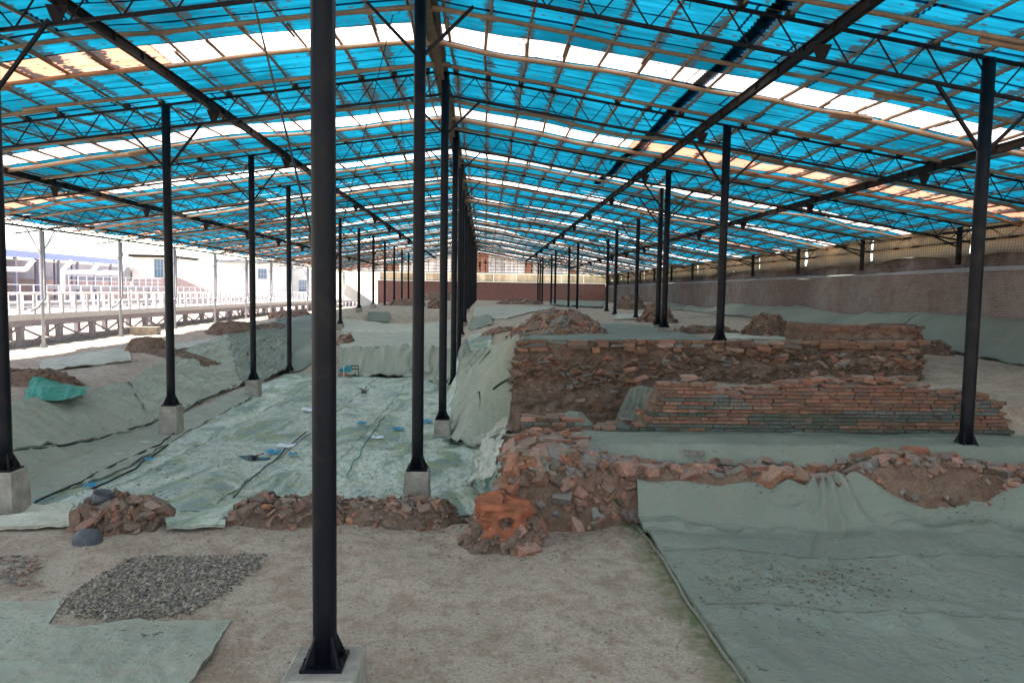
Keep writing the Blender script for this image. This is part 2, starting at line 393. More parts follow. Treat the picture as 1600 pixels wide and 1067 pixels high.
t.l(c, tr.inputs[0]); t.l(c, df.inputs[0]); t.l(tr.outputs[0], mx.inputs[1]); t.l(df.outputs[0], mx.inputs[2]); t.l(mx.outputs[0], o.inputs[0])
M_screen = t.m

def m_brickwall(name, c1, c2, mort, plane, bw=.32, rh=.085, stain=(.34, .30, .27), st=.75):
    t = NT(name); s = t.n('SeparateXYZ'); t.l(t.pos, s.inputs[0]); cb = t.n('CombineXYZ')
    t.l(s.outputs[1 if plane == 'YZ' else 0], cb.inputs[0]); t.l(s.outputs[2], cb.inputs[1])
    b = t.n('TexBrick'); t.l(cb.outputs[0], b.inputs['Vector']); b.inputs['Scale'].default_value = 1
    b.inputs['Brick Width'].default_value = bw; b.inputs['Row Height'].default_value = rh; b.inputs['Mortar Size'].default_value = .010
    b.inputs['Mortar Smooth'].default_value = .3
    b.inputs['Color1'].default_value = (*c1, 1); b.inputs['Color2'].default_value = (*c2, 1); b.inputs['Mortar'].default_value = (*mort, 1)
    col = t.mix(t.math('MULTIPLY', t.ramp(t.noise(.45, 6, .7, dist=.7), [(.42, 0), (.68, 1)]), st), b.outputs[0], stain)
    col = t.mix(t.ramp(t.noise(2.4, 5, .7), [(.5, 0), (.75, .55)]), col, tuple(x * .4 for x in c1))
    h = t.math('ADD', t.math('MULTIPLY', b.outputs['Fac'], -1), t.noise(20, 4, .6))
    return t.out(col, .92, t.bump(h, .7, .02), spec=.15)
M_rwall = m_brickwall('purple_grey_brick', (.26, .185, .16), (.32, .23, .20), (.12, .095, .09), 'YZ')
M_rwall2 = m_brickwall('dark_brick', (.15, .10, .09), (.19, .13, .12), (.08, .065, .06), 'YZ')
M_fwall = m_brickwall('red_brick', (.58, .27, .22), (.52, .24, .20), (.30, .16, .13), 'XZ', stain=(.42, .20, .16))
M_owall = m_brickwall('outside_brick', (.55, .36, .32), (.50, .32, .28), (.48, .38, .35), 'YZ')

# ------------------------------------------------------------------ ground
def spaced(breaks):
    out = [breaks[0][0]]
    for (a, st), (b, _) in zip(breaks[:-1], breaks[1:]):
        n = max(1, int(round((b - a) / st))); out += list(a + (b - a) * (np.arange(n) + 1) / n)
    return np.array(out)
gx = spaced([(-1500, 400), (-300, 60), (-60, 6), (-22, .8), (-15, .12), (-7, .10), (9, .10), (16, .5), (30, 6), (60, 60), (300, 400), (1500, 1)])
gy = spaced([(-800, 200), (-200, 40), (-20, 4), (0, .6), (3, .05), (12.6, .08), (36, .2), (60, .5), (110, 10), (200, 60), (500, 400), (2500, 1)])
XX, YY = np.meshgrid(gx, gy, indexing='ij')
def micro(X, Y):
    return fbm(X * 3.1, Y * 3.1, 4, 31) * .016 + fbm(X * .9, Y * .9, 2, 77) * .02
ZZ = G(XX, YY) + micro(XX, YY)
far = np.maximum(np.abs(XX) / 60, np.abs(YY) / 150) > 1
ZZ = np.where(far, Z(-510), ZZ)
V = np.stack([XX, YY, ZZ], -1).reshape(-1, 3)
FF = gridfaces(len(gx), len(gy))
fx_ = V[FF].mean(1)[:, 0]; fy_ = V[FF].mean(1)[:, 1]
mi = ((fx_ < -3080 * U) | (fx_ > 3300 * U) | (fy_ > 104)).astype(int)
g = obj('ground', V, FF[:, ::-1], [M_ground, M_out], smooth=True, midx=mi); tag(g, kind='structure')

# ------------------------------------------------------------------ fragments
rng = random.Random(7); nr = np.random.RandomState(5)
def hull(points):
    bm = bmesh.new()
    for p in points: bm.verts.new(p)
    bmesh.ops.convex_hull(bm, input=list(bm.verts))
    for v in [v for v in bm.verts if not v.link_faces]: bm.verts.remove(v)
    bm.verts.index_update()
    V = np.array([v.co[:] for v in bm.verts]); Fc = [[v.index for v in f.verts] for f in bm.faces]; bm.free(); return V, Fc
def brick_shape(l=1, w=1, h=1, ch=.06, j=.03):
    P = []
    for sx in (-1, 1):
        for sy in (-1, 1):
            for sz in (-1, 1):
                c = np.array([sx * l / 2, sy * w / 2, sz * h / 2]) + nr.uniform(-j, j, 3) * (l, w, h)
                k = nr.uniform(.3, 1.7)
                for a in range(3):
                    p = c.copy(); p[(a + 1) % 3] -= (sx, sy, sz)[(a + 1) % 3] * ch * k * (l, w, h)[(a + 1) % 3]
                    P.append(p)
    return hull(P)
def chunk_shape():
    P = []
    for _ in range(16):
        v = nr.normal(size=3); v = np.sign(v) * np.abs(v) ** .5; v /= np.max(np.abs(v)); P.append(v * .5 * nr.uniform(.75, 1, 3))
    return hull(P)
def sherd_shape():
    n = 5; a0 = nr.uniform(.5, 1.1); V = []; rr = .5 / math.sin(a0); 
    e0 = nr.uniform(-.15, .15, n + 1); e1 = nr.uniform(-.15, .15, n + 1)
    for rad in (rr, rr - .14):
        for k in range(n + 1):
            th = -a0 + 2 * a0 * k / n
            V.append((rad * math.sin(th), -.5 + e0[k], rad * math.cos(th) - rr * math.cos(a0)))
            V.append((rad * math.sin(th), .5 + e1[k], rad * math.cos(th) - rr * math.cos(a0)))
    m = 2 * (n + 1); Fc = []
    for k in range(n):
        a = 2 * k; Fc += [(a, a + 2, a + 3, a + 1), (m + a, m + a + 1, m + a + 3, m + a + 2), (a, m + a, m + a + 2, a + 2), (a + 1, a + 3, m + a + 3, m + a + 1)]
    Fc += [(0, 1, m + 1, m), (m - 2, 2 * m - 2, 2 * m - 1, m - 1)]
    return np.array(V), Fc
SH = {'chunk': [chunk_shape() for _ in range(12)], 'brick': [brick_shape() for _ in range(10)], 'sherd': [sherd_shape() for _ in range(8)],
      'broken': [brick_shape(ch=.16, j=.12) for _ in range(12)]}
SHM = {}
def shmesh(kind, k, m):
    key = (kind, k, m.name)
    if key not in SHM: SHM[key] = mesh(kind, SH[kind][k][0], SH[kind][k][1], m)
    return SHM[key]
def rotm(nx, ny, yaw, tilt=.25):
    e = Matrix.Rotation(yaw, 3, 'Z')
    n = Vector((-nx, -ny, 1)).normalized()
    q = Vector((0, 0, 1)).rotation_difference(n).to_matrix()
    return q @ Matrix.Rotation(rng.gauss(0, tilt), 3, 'X') @ Matrix.Rotation(rng.gauss(0, tilt), 3, 'Y') @ e
class Scatter:
    """collects placed fragments, then the ones that show largest become parts and the rest one mesh of kind stuff"""
    def __init__(s): s.it = []
    def add(s, kind, loc, size, rot, m): s.it.append((kind, rng.randrange(len(SH[kind])), np.array(loc, float), size, rot, m))
    def build(s, part, parent, stuffname, cap=290, minpx=7):
        def px(i): return F * max(i[3]) / max(3., i[2][1])
        s.it.sort(key=px, reverse=True)
        n = 0; mb = MB(); mats = []
        for i in s.it:
            kind, k, loc, size, rot, m = i
            if n < cap and px(i) > minpx:
                put(part, shmesh(kind, k, m), parent, loc, rot, size); n += 1
            else:
                V, Fc = SH[kind][k]; A = np.array(rot)
                if m not in mats: mats.append(m)
                mb.add((V * np.array(size)) @ A.T + loc, Fc, mats.index(m), rng.random())
        if mb.n:
            o = mb.obj(stuffname, mats, parent); o['kind'] = 'stuff'
            if parent is None: pass
        return n

def slope(f, x, y, e=.08):
    z = f(np.array([x, x + e, x]), np.array([y, y, y + e])); return float(z[0]), float((z[1] - z[0]) / e), float((z[2] - z[0]) / e)

# ------------------------------------------------------------------ draped sheets
def resample(P, n):
    P = np.asarray(P, float); 
    if len(P) == 1: return np.repeat(P, n, 0)
    s = np.concatenate([[0], np.cumsum(np.linalg.norm(np.diff(P, axis=0), axis=1))]); q = np.linspace(0, s[-1], n)
    return np.stack([np.interp(q, s, P[:, k]) for k in range(P.shape[1])], 1)
def drape(name, label, rows, m, step=.07, off=.02, wr=.025, wdir=(1, 1), wsc=1.6, surf=None, cat='tarpaulin', seed=1, pix=True, zf=None, jag=.03, group=None, maxn=330):
    """rows: list of polylines (each left to right), in pixels (cast on the surface) or plan points; skin ruled between them"""
    surf = surf or G
    rr = []
    for r in rows: rr.append([hit(*p, surf)[:2] if pix else np.array(p, float) for p in r])
    wid = max(np.linalg.norm(np.diff(np.array(r), axis=0), axis=1).sum() for r in rr if len(r) > 1)
    n = int(min(maxn, max(6, wid / step)))
    RR = [resample(r, n) for r in rr]
    rowsP = [RR[0]]
    for a, b in zip(RR[:-1], RR[1:]):
        d = max(np.linalg.norm(a - b, axis=1)); k = int(min(maxn, max(2, d / step)))
        for j in range(1, k + 1): rowsP.append(a + (b - a) * j / k)
    P = np.array(rowsP)                     # m x n x 2
    mN, nN = P.shape[:2]
    ed = np.zeros((mN, nN), bool); ed[0] = ed[-1] = True; ed[:, 0] = ed[:, -1] = True
    jx = fbm(P[..., 0] * 2.2, P[..., 1] * 2.2, 3, seed + 50) * jag; jy = fbm(P[..., 0] * 2.2 + 40, P[..., 1] * 2.2, 3, seed + 60) * jag
    P = P + np.stack([jx, jy], -1)
    X, Y = P[..., 0], P[..., 1]
    qx, qy = X * wdir[0], Y * wdir[1]
    w = (ridged(qx * wsc, qy * wsc, 3, seed) * .5 + .3) * wr + fbm(qx * wsc * 3.3, qy * wsc * 3.3, 3, seed + 9) * wr * .32
    Zt = surf(X, Y) + off + np.maximum(w, -off * .5)
    if zf is not None: Zt = zf(X, Y, Zt)
    Zt = np.maximum(Zt, G(X, Y) + micro(X, Y) + .014)
    # hem: the cloth lifts a little at its edge and turns down
    V = np.stack([X, Y, Zt], -1).reshape(-1, 3); Fc = list(map(tuple, gridfaces(mN, nN)))
    ring = [(0, j) for j in range(nN)] + [(i, nN - 1) for i in range(1, mN)] + [(mN - 1, j) for j in range(nN - 2, -1, -1)] + [(i, 0) for i in range(mN - 2, 0, -1)]
    base = len(V); ext = []
    cen = np.array([X.mean(), Y.mean()])
    for i, j in ring: ext.append((X[i, j], Y[i, j], Zt[i, j] - .035))
    V = np.concatenate([V, np.array(ext)]); k = len(ring)
    for q in range(k):
        a = ring[q][0] * nN + ring[q][1]; b = ring[(q + 1) % k][0] * nN + ring[(q + 1) % k][1]
        Fc.append((a, b, base + (q + 1) % k, base + q))
    o = obj(name, V, Fc, m, smooth=True)
    return tag(o, label, cat, group)

# ------------------------------------------------------------------ shelter: roof surface
T = [.85 + 1.05 * n for n in range(-3, 15)]        # truss depths in 6 m units
TR = {n: T[n + 3] for n in range(-3, 15)}
def chord(X):
    d = np.asarray(X, float) - XR
    return Z(985) - np.where(d > 0, .158, .146) * np.abs(d)
def sag(X, Y):
    X = np.asarray(X, float); Y = np.asarray(Y, float)
    ph = (Y / 6 - TR[0]) / 1.05
    b = np.sin(np.pi * (ph - np.floor(ph)))
    return (fbm(X * .22, Y * .16, 3, 91) * .16 - .05) * b
def rz(X, Y): return chord(X) + sag(X, Y)
XL, XRT = -3640 * U, 3150 * U
Y0R, Y1R = TR[-3] * 6 - 1.0, TR[14] * 6 + 1.5

shelter = thing('shelter_roof', (XR, 40, 0), 'pitched roof of translucent blue corrugated sheets with white bands on bamboo poles', 'roof')
def strip(y0, y1, x0, x1, nx, ny, m, dz, amp, corr, name='sheet', stuff=False, mb=None):
    xs = np.linspace(x0, x1, nx); ys = np.linspace(y0, y1, ny)
    A, B = np.meshgrid(xs, ys, indexing='ij')
    ph = (B - y0) / (y1 - y0) * corr * 2 * math.pi
    Zs = rz(A, B) + .125 + dz + amp * np.cos(ph) + fbm(A * .8, B * .8, 2, int(abs(y0) * 7) % 97) * .012
    V = np.stack([A, B, Zs], -1).reshape(-1, 3)
    if mb is not None: mb.add(V, gridfaces(nx, ny)); return
    return obj(name, V, gridfaces(nx, ny), m, shelter, smooth=True)
SW = 1.05
behind = MB(); behindw = MB()  # unseen bays over and behind the camera, extended back to shape the foreground light
for n in range(-3, 15):
    for k in range(6):
        y0 = TR[n] * 6 + k * SW; y1 = y0 + SW + .07
        wh = (k == 3)
        for side in (-1, 1):
            xa, xb = (XR, XRT) if side > 0 else (XR, XL)
            if n <= 0 and (n < 0 or k < 4):
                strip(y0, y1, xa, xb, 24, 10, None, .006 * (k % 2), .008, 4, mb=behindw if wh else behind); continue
            if n <= 3:
                cuts = [0, .30 + .06 * (k % 3), .66 + .05 * ((k + 1) % 3), 1]
                for c in range(3):
                    a = xa + (xb - xa) * cuts[c] - (0.05 * side if c else 0); b = xa + (xb - xa) * cuts[c + 1]
                    m = M_sheetw if wh else M_sheet
                    if wh and ((n == 2 and side > 0 and c >= 1) or (n == 1 and side < 0 and c >= 1) or (n == 2 and side < 0 and c == 2) or (n == 3 and side < 0 and c == 2)): m = M_sheeto
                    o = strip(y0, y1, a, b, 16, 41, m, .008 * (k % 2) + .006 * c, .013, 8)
            else:
                m = M_sheetw if wh else M_sheet
                if wh and (side < 0 or n in (5, 8)):
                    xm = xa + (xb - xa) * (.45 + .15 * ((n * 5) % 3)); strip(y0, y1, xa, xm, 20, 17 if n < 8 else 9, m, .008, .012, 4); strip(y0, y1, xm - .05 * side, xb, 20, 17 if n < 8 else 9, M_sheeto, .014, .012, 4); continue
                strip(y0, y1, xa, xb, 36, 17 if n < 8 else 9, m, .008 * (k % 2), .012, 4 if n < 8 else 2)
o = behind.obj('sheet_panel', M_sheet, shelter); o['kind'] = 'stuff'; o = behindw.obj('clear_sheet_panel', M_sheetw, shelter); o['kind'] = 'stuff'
# ridge cap
mb = MB()
for y in np.arange(TR[0] * 6 - 2, Y1R - .1, 6.3):
    ys = np.linspace(y, min(y + 6.4, Y1R), 12)
    mb.tube(np.stack([XR + 0 * ys - .12 + .03 * vnoise(ys, ys, 4), ys, rz(XR + 0 * ys, ys) + .02], 1), .085, 7)
    mb.tube(np.stack([XR + 0 * ys + .10 + .03 * vnoise(ys, ys, 8), ys, rz(XR + 0 * ys, ys) + .03], 1), .075, 7)
    mb.bar((XR, ys[0], rz(XR, ys[0]) - .13), (XR, ys[-1], rz(XR, ys[-1]) - .13), .16, .05)
mb.obj('ridge_pole', M_bund, shelter, smooth=False)
# bamboo along the ridge direction
def bamboo(pts, r, taper=.8, nseg=7, mb=None):
    pts = np.asarray(pts); k = len(pts); rad = np.linspace(r, r * taper, k) * (1 + .10 * (np.arange(k) % 2 == 0))
    (mb or MB()).tube(pts, rad, nseg) if mb else None
    m = MB().tube(pts, rad, nseg); return m
cnt = 0
xs_r = [XR + .35 + RAFT * k for k in range(int((XRT - XR - .35) / RAFT) + 1)] + [XR - .35 - RAFT * k for k in range(int((XR - XL - .35) / RAFT) + 1)]
farb = MB()
for xi, x in enumerate(xs_r):
    y = TR[0] * 6 - 3
    seg = 0
    while y < Y1R - 1.5:
        L_ = 12.6 if y < 40 else 18.9
        y1 = min(y + L_ + rng.uniform(-.6, .8), Y1R)
        ys = np.arange(y, y1 + .3, .42 if y < 25 else .8)
        xo = x + rng.uniform(-.05, .05) + .05 * vnoise(ys * .5, ys * 0 + xi, 3)
        r = rng.uniform(.028, .042)
        P = np.stack([xo, ys, rz(xo, ys) + .055], 1)
        mm = bamboo(P, r, .75, 6)
        if y < 50: mm.obj('bamboo_rafter', M_bam, shelter, smooth=True)
        else: farb.add(np.concatenate(mm.V), mm.F)
        y = y1 - .5; seg += 1
o = farb.obj('bamboo_rafters', M_bam, shelter, smooth=True); o['kind'] = 'stuff'; o.name = 'bamboo_pole_mass'
# bamboo across the slope, under the rafters
farb = MB()
for n in range(0, 15):
    for fr in (.33, .62, .88):
        for side in (-1, 1):
            y = (TR[n] + 1.05 * fr) * 6 + rng.uniform(-.08, .08)
            xe = XRT if side > 0 else XL
            parts_x = [(XR - .25 * side, XR + (xe - XR) * .52), (XR + (xe - XR) * .47, xe)]
            for q, (a, b) in enumerate(parts_x):
                xs = np.arange(0, abs(b - a), .36 if n < 4 else .8); xs = a + np.sign(b - a) * xs
                r = rng.uniform(.043, .056) * (1.15 if fr == .62 else 1)
                ys = y + .10 * vnoise(xs * .3, xs * 0 + n * 3 + fr * 10, 6) + q * .13
                P = np.stack([xs, ys, rz(xs, ys) - .05 - .02 * q], 1)
                mm = bamboo(P, r, .8, 7)
                if n < 10: mm.obj('bamboo_purlin', M_bam, shelter, smooth=True)
                else: farb.add(np.concatenate(mm.V), mm.F)
o = farb.obj('bamboo_cross_pole_mass', M_bam, shelter, smooth=True); o['kind'] = 'stuff'
# lashings: short pegs and rope knots where poles cross
mb = MB()
for n in range(1, 5):
    for x in xs_r:
        if rng.random() < .8:
            y = TR[n] * 6 + rng.uniform(-.05, .05); z = float(rz(x, y))
            mb.box((x - .06, y - .07, z - .0), (x + .06, y + .07, z + .10))
            if rng.random() < .5: mb.tube([(x, y, z + .05), (x + rng.uniform(-.1, .1), y - .12, z - rng.uniform(.05, .25))], .008, 4)
mb.obj('lashing', M_rope, shelter)
# planks lying on top of the sheets
for (x, ya, yb, w) in ((4.6, 9, 30, .24),):
    mb = MB(); ys = np.linspace(ya, yb, 14)
    V = []; 
    for y in ys: V += [(x - w / 2, y, float(rz(x - w / 2, y)) + .155), (x + w / 2, y, float(rz(x + w / 2, y)) + .155)]
    V2 = [(a, b, c + .04) for a, b, c in V]; F1 = gridfaces(14, 2)
    mb.add(V, F1); mb.add(V2, F1); m_ = len(V)
    mb.obj('roof_board', M_plank, shelter)

# ------------------------------------------------------------------ trusses
CH = 100 * U
PIT = 150 * U
def web_mesh():
    return mesh('web', [(-.011, -.011, 0), (.011, -.011, 0), (.011, .011, 0), (-.011, .011, 0), (-.011, -.011, 1), (.011, -.011, 1), (.011, .011, 1), (-.011, .011, 1)],
                [(3, 2, 1, 0), (4, 5, 6, 7), (0, 1, 5, 4), (1, 2, 6, 5), (2, 3, 7, 6), (3, 0, 4, 7)], M_steel)
WEB = web_mesh()
names = ['directly overhead and mostly out of view', 'nearest in view, meeting the tall right column', 'second in view, behind the two nearest columns', 'third in view from the front', 'fourth in view from the front', 'fifth in view from the front']
for n in range(0, 15):
    y = TR[n] * 6
    lab = 'zigzag steel roof truss, ' + names[n] if n < 6 else 'thin dark steel roof truss in the distant part of the shelter'
    t = thing('roof_truss', (XR, y, float(chord(XR)) - CH), lab, 'truss', 'zigzag steel trusses across the shelter')
    for s, xe in ((1, XRT - .2), (-1, XL + .2)):
        a = np.array([XR, y, chord(XR) - .02]); b = np.array([xe, y, chord(xe) - .02])
        mb = MB(); mb.bar(a, b, .06, .05); mb.obj('top_chord', M_steel, t)
        mb = MB(); mb.bar(a - (0, 0, CH), b - (0, 0, CH), .06, .055); mb.obj('bottom_chord', M_steel, t)
    # web zigzag
    segs = []
    for s, xe in ((1, XRT - .2), (-1, XL + .2)):
        x = XR + .35 * s - PIT * s * 0
        up = True; xx = XR
        k = 0
        while abs(xx + s * PIT / 2 - XR) < abs(xe - XR):
            x2 = xx + s * PIT / 2
            za, zb = (0, -CH) if up else (-CH, 0)
            segs.append(((xx, y, float(chord(xx)) + za - .02), (x2, y, float(chord(x2)) + zb - .02)))
            xx = x2; up = not up; k += 1
    if n <= 6:
        for a, b in segs:
            v = Vector(b) - Vector(a)
            put('web', WEB, t, a, v.to_track_quat('Z', 'Y').to_euler(), (1, 1, v.length))
    else:
        mb = MB()
        for a, b in segs: mb.bar(a, b, .022)
        o = mb.obj('web', M_steel, t); o['kind'] = 'stuff'

# ------------------------------------------------------------------ long beams
def beam(L, dh, label, plates=True, w=.10, h=.17, dz=0):
    x = L * U; z = float(chord(x)) - dh
    t = thing('roof_beam', (x, 40, z), label, 'beam')
    for y in np.arange(TR[0] * 6 - 3.0, Y1R - 1, 6.3):
        y1 = min(y + 6.3, Y1R)
        mb = MB(); mb.bar((x, y, z), (x, y1 - .01, z), w, .02); mb.bar((x, y, z + h), (x, y1 - .01, z + h), w, .02); mb.bar((x, y, z + h / 2), (x, y1 - .01, z + h / 2), .02, h - .02)
        for q in np.arange(y + .5, y1, 1.05): mb.box((x - w / 2, q, z + .01), (x - .011, q + .02, z + h - .01)); mb.box((x + .011, q, z + .01), (x + w / 2, q + .02, z + h - .01))
        mb.obj('beam_length', M_steelr, t)
    if plates:
        for n in range(0, 12):
            y = TR[n] * 6
            V = []
            for yy in (y - .012 + .05, y + .012 + .05): V += [(x - .17, yy, z - .01), (x + .17, yy, z - .01), (x + .05, yy, z - CH + dh - .02), (x - .05, yy, z - CH + dh - .02)]
            obj('hanger_plate', V, [(0, 1, 2, 3), (7, 6, 5, 4), (0, 4, 5, 1), (1, 5, 6, 2), (2, 6, 7, 3), (3, 7, 4, 0)], M_steelr, t)
beam(984, .28, 'dark steel beam running lengthwise under the right roof slope, the one nearer the ridge')
beam(2039, .25, 'dark steel beam running lengthwise under the right roof slope, the one nearer the brick wall')
beam(-1221, .25, 'dark steel beam running lengthwise under the left roof slope, the one nearer the ridge')
beam(-2605, .22, 'dark steel beam running lengthwise under the left roof slope, the one nearer the open side')
# eave girders
def eave(L, label):
    x = L * U; t = thing('eave_girder', (x, 40, float(chord(x)) - .55), label, 'girder')
    z = float(chord(x))
    for n in range(0, 14):
        y = TR[n] * 6; y1 = y + 6.28
        mb = MB(); mb.bar((x, y, z - .12), (x, y1, z - .12), .09, .09); mb.obj('top_rail', M_steelr, t)
        mb = MB(); mb.bar((x, y, z - .50), (x, y1, z - .50), .08, .08); mb.obj('bottom_rail', M_steelr, t)
        mb = MB(); k = 8
        for q in range(k):
            a = y + 6.28 * q / k; c = y + 6.28 * (q + 1) / k
            mb.bar((x, a, z - (.12 if q % 2 else .5)), (x, c, z - (.5 if q % 2 else .12)), .03)
        mb.obj('lattice', M_steelr, t)
eave(3100, 'lattice girder along the dark eave above the right brick wall')
eave(-3400, 'lattice girder along the eave of the open left side')

# ------------------------------------------------------------------ columns
def column(x, d, ztop, zb, label, group=None, r=.10, plinth=None, m=None, mtop=None, braces='x', gus=True, pw=.30, tilt=0, brl=1.0, name='steel_column'):
    """zb: underside of the base plate (world z); plinth: z of the plinth foot"""
    m = m or M_steel; y = d * 6
    t = thing(name, (x, y, zb if plinth is None else plinth), label, 'column', group)
    mb = MB(); mb.tube([(x, y, zb + .015), (x, y, zb + .5), (x, y, (zb + ztop) / 2), (x, y, ztop)], r, 20 if d < 3 else 12); o = mb.obj('shaft', m, t)
    if d < 5: 
        for p in o.data.polygons: p.use_smooth = len(p.vertices) == 4
    if gus:
        mb = MB(); mb.box((x - r * 1.75, y - r * 1.75, zb - .01), (x + r * 1.75, y + r * 1.75, zb + .018)); mb.obj('base_plate', m, t)
        if d < 3.2:
            for bx_, by_ in ((-1, -1), (1, -1), (1, 1), (-1, 1)):
                mb = MB(); mb.tube([(x + bx_ * r * 1.5, y + by_ * r * 1.5 * .5, zb + .015), (x + bx_ * r * 1.5, y + by_ * r * 1.5 * .5, zb + .07)], .011, 6); mb.tube([(x + bx_ * r * 1.5, y + by_ * r * .75, zb + .018), (x + bx_ * r * 1.5, y + by_ * r * .75, zb + .038)], .02, 6); mb.obj('bolt', M_steelr, t)
        for k in range(4):
            th = k * math.pi / 2 + .785 if d < 9 else 0
            c, s_ = math.cos(th), math.sin(th); w = .012; V = []
            for q in (-w, w):
                for (rr_, zz) in ((r * .95, .018), (r * 2.0, .018), (r * 1.9, .05), (r * .95, r * 2.6)): V.append((x + c * rr_ - s_ * q, y + s_ * rr_ + c * q, zb + zz))
            if d < 9: obj('gusset', V, [(0, 1, 2, 3), (7, 6, 5, 4), (0, 4, 5, 1), (1, 5, 6, 2), (2, 6, 7, 3), (3, 7, 4, 0)], m, t)
    if plinth is not None:
        b = MB(); n = 7; pl = []
        zz = np.linspace(plinth, zb - .01, 6)
        # slightly uneven cast block with chamfered top edge
        ring = []
        for q, z in enumerate(list(zz) + [zb - .01]):
            hw = pw + (zb - z) * .03 - (.02 if q == 6 else 0)
            if q == 5: z -= .02
            pts = []
            for sx, sy, ex, ey in ((-1, -1, 1, 0), (1, -1, 0, 1), (1, 1, -1, 0), (-1, 1, 0, -1)):
                for f in (0, .33, .66): pts.append((x + sx * hw + ex * 2 * hw * f + rng.uniform(-.006, .006), y + sy * hw + ey * 2 * hw * f + rng.uniform(-.006, .006), z))
            ring.append(pts)
        V = [p for rg in ring for p in rg]; Fc = []
        for a in range(6):
            for j in range(12): Fc.append((a * 12 + j, a * 12 + (j + 1) % 12, (a + 1) * 12 + (j + 1) % 12, (a + 1) * 12 + j))
        Fc.append(tuple(72 + j for j in range(12)))
        obj('plinth', V, Fc, M_conc, t)
    if braces:
        zj = ztop - 265 * U * brl; w = 160 * U * brl
        for s in (-1, 1):
            xe = x + s * w; mb = MB(); mb.bar((x + s * r * .8, y, zj), (xe, y, float(chord(xe)) - CH), .05 if d < 4 else .045); mb.obj('brace', m, t)
        if braces == 'xy':
            for s in (-1, 1):
                mb = MB(); mb.bar((x, y + s * r * .8, zj), (x, y + s * w * 1.2, ztop - .35), .045); mb.obj('brace', m, t)
    return t
def xat(px, d): return ray(px, 452 + .0157 * (px - 758))[0] * d * 6
def gz(x, d): return float(G(x, d * 6.0))
def topz(x): return float(chord(x)) - .02
x = xat(506, .98); column(x, .98, float(rz(x, 5.9)) - .12, Z(-583), 'thick black column standing on a concrete block in the near foreground', plinth=.15, braces=None, pw=.30)
x = xat(654, 2.0); column(x, 2.0, topz(x), Z(-560), 'dark ridge column on a tall concrete block just behind the heap of tile fragments', plinth=0, pw=.20)
x = xat(693, 2.95); column(x, 2.95, topz(x), Z(-590), 'dark ridge column on a concrete block, second in the central row beyond the tile heap', plinth=-.02, pw=.19)
x = xat(709.5, 4.0); column(x, 4.0, topz(x), Z(-580), 'dark ridge column on a square block beside pale wrinkled sheets, third in the central row beyond the tile heap', plinth=-.02, pw=.19)
x = xat(718, 5.05); column(x, 5.05, topz(x), Z(-560), 'dark ridge column at the foot of the earth ledge, fourth in the central row beyond the tile heap', plinth=0, pw=.18, braces='xy')
for n in range(5, 15):
    x = xat(758 - 222 / TR[n], TR[n]); zb = gz(x, TR[n]) + (.25 if n < 8 else .02)
    column(x, TR[n], topz(x), zb, ['dark ridge column on a small block at the top of the earth ledge', 'dark ridge column on a small pale block beside the folded teal sheets'][n - 5] if n < 7 else 'thin dark ridge column in the distant end of the central row', 'distant columns of the central row', plinth=zb - .35 if n < 8 else None, pw=.16, braces='xy')
# left row
x = xat(-1, 1.88); column(x, 1.88, topz(x), Z(-535), 'dark column on a concrete block cut by the left edge of the view', plinth=0, pw=.21)
x = xat(264, 2.95); column(x, 2.95, topz(x), Z(-537), 'dark column on a square concrete block at the foot of the left sheeted bank', plinth=-.02, pw=.20)
x = xat(394.5, 4.0); column(x, 4.0, topz(x), Z(-564), 'dark column on a concrete block beside gathered sheet folds, left of the foreground column', plinth=-.02, pw=.20)
x = xat(451.5, 5.05); column(x, 5.05, topz(x), Z(-640), 'dark column without a block rising from the sheeted bank, immediately left of the foreground column')
for n in range(5, 14):
    x = -1600 * U; zb = gz(x, TR[n]) + .05 + (.3 if n < 9 else 0)
    column(x, TR[n], topz(x), zb, ['thin dark column hidden behind the foreground column', 'thin dark column on a pale block, first one showing right of the foreground column', 'thin dark column on a broad block above the dirt step', 'thin dark column on a block, left of the pale sheet patch on the dirt step'][n - 5] if n < 9 else 'thin dark column standing in the distant left part of the shelter', 'distant columns of the left row', plinth=zb - .4 if n < 9 else None, pw=.2, braces='x')
# right row
RC_ = [(1523, 1.9, Z(-456), 'tall dark column on the right edge, rising between the rubble wall and the brick wall', None),
       (1127, 2.95, None, 'dark column standing on the brick-topped edge of the earth block', None),
       (1039, 4.0, None, 'dark column on a low block, front one of the overlapping pair behind the earth block', .2),
       (1029, 4.55, None, 'dark column on a low block, rear one of the overlapping pair behind the earth block', .15),
       (994.5, 6.1, None, 'dark column standing beside the small brick pier on the upper ground', None),
       (961.5, 7.15, None, 'dark column beside the right end of the rubble mound, right one of two', None),
       (948.5, 8.2, None, 'dark column beside the right end of the rubble mound, left one of two', None),
       (902, 9.25, None, 'thin dark column left of the pale sheets at the far right', None),
       (888.5, 10.3, None, 'thin dark column standing before the far end of the rubble mound', None)]
for px, d, zb, lab, pl in RC_:
    x = xat(px, d); zb = zb if zb is not None else gz(x, d) + (pl or .01)
    column(x, d, topz(x), zb, lab, plinth=zb - .3 if pl else None, pw=.22)
for n in range(10, 15):
    x = (1200 + 40 * (n % 3)) * U; column(x, TR[n], topz(x), gz(x, TR[n]), 'thin dark column standing before the far red wall right of the ridge', 'distant columns of the right row')
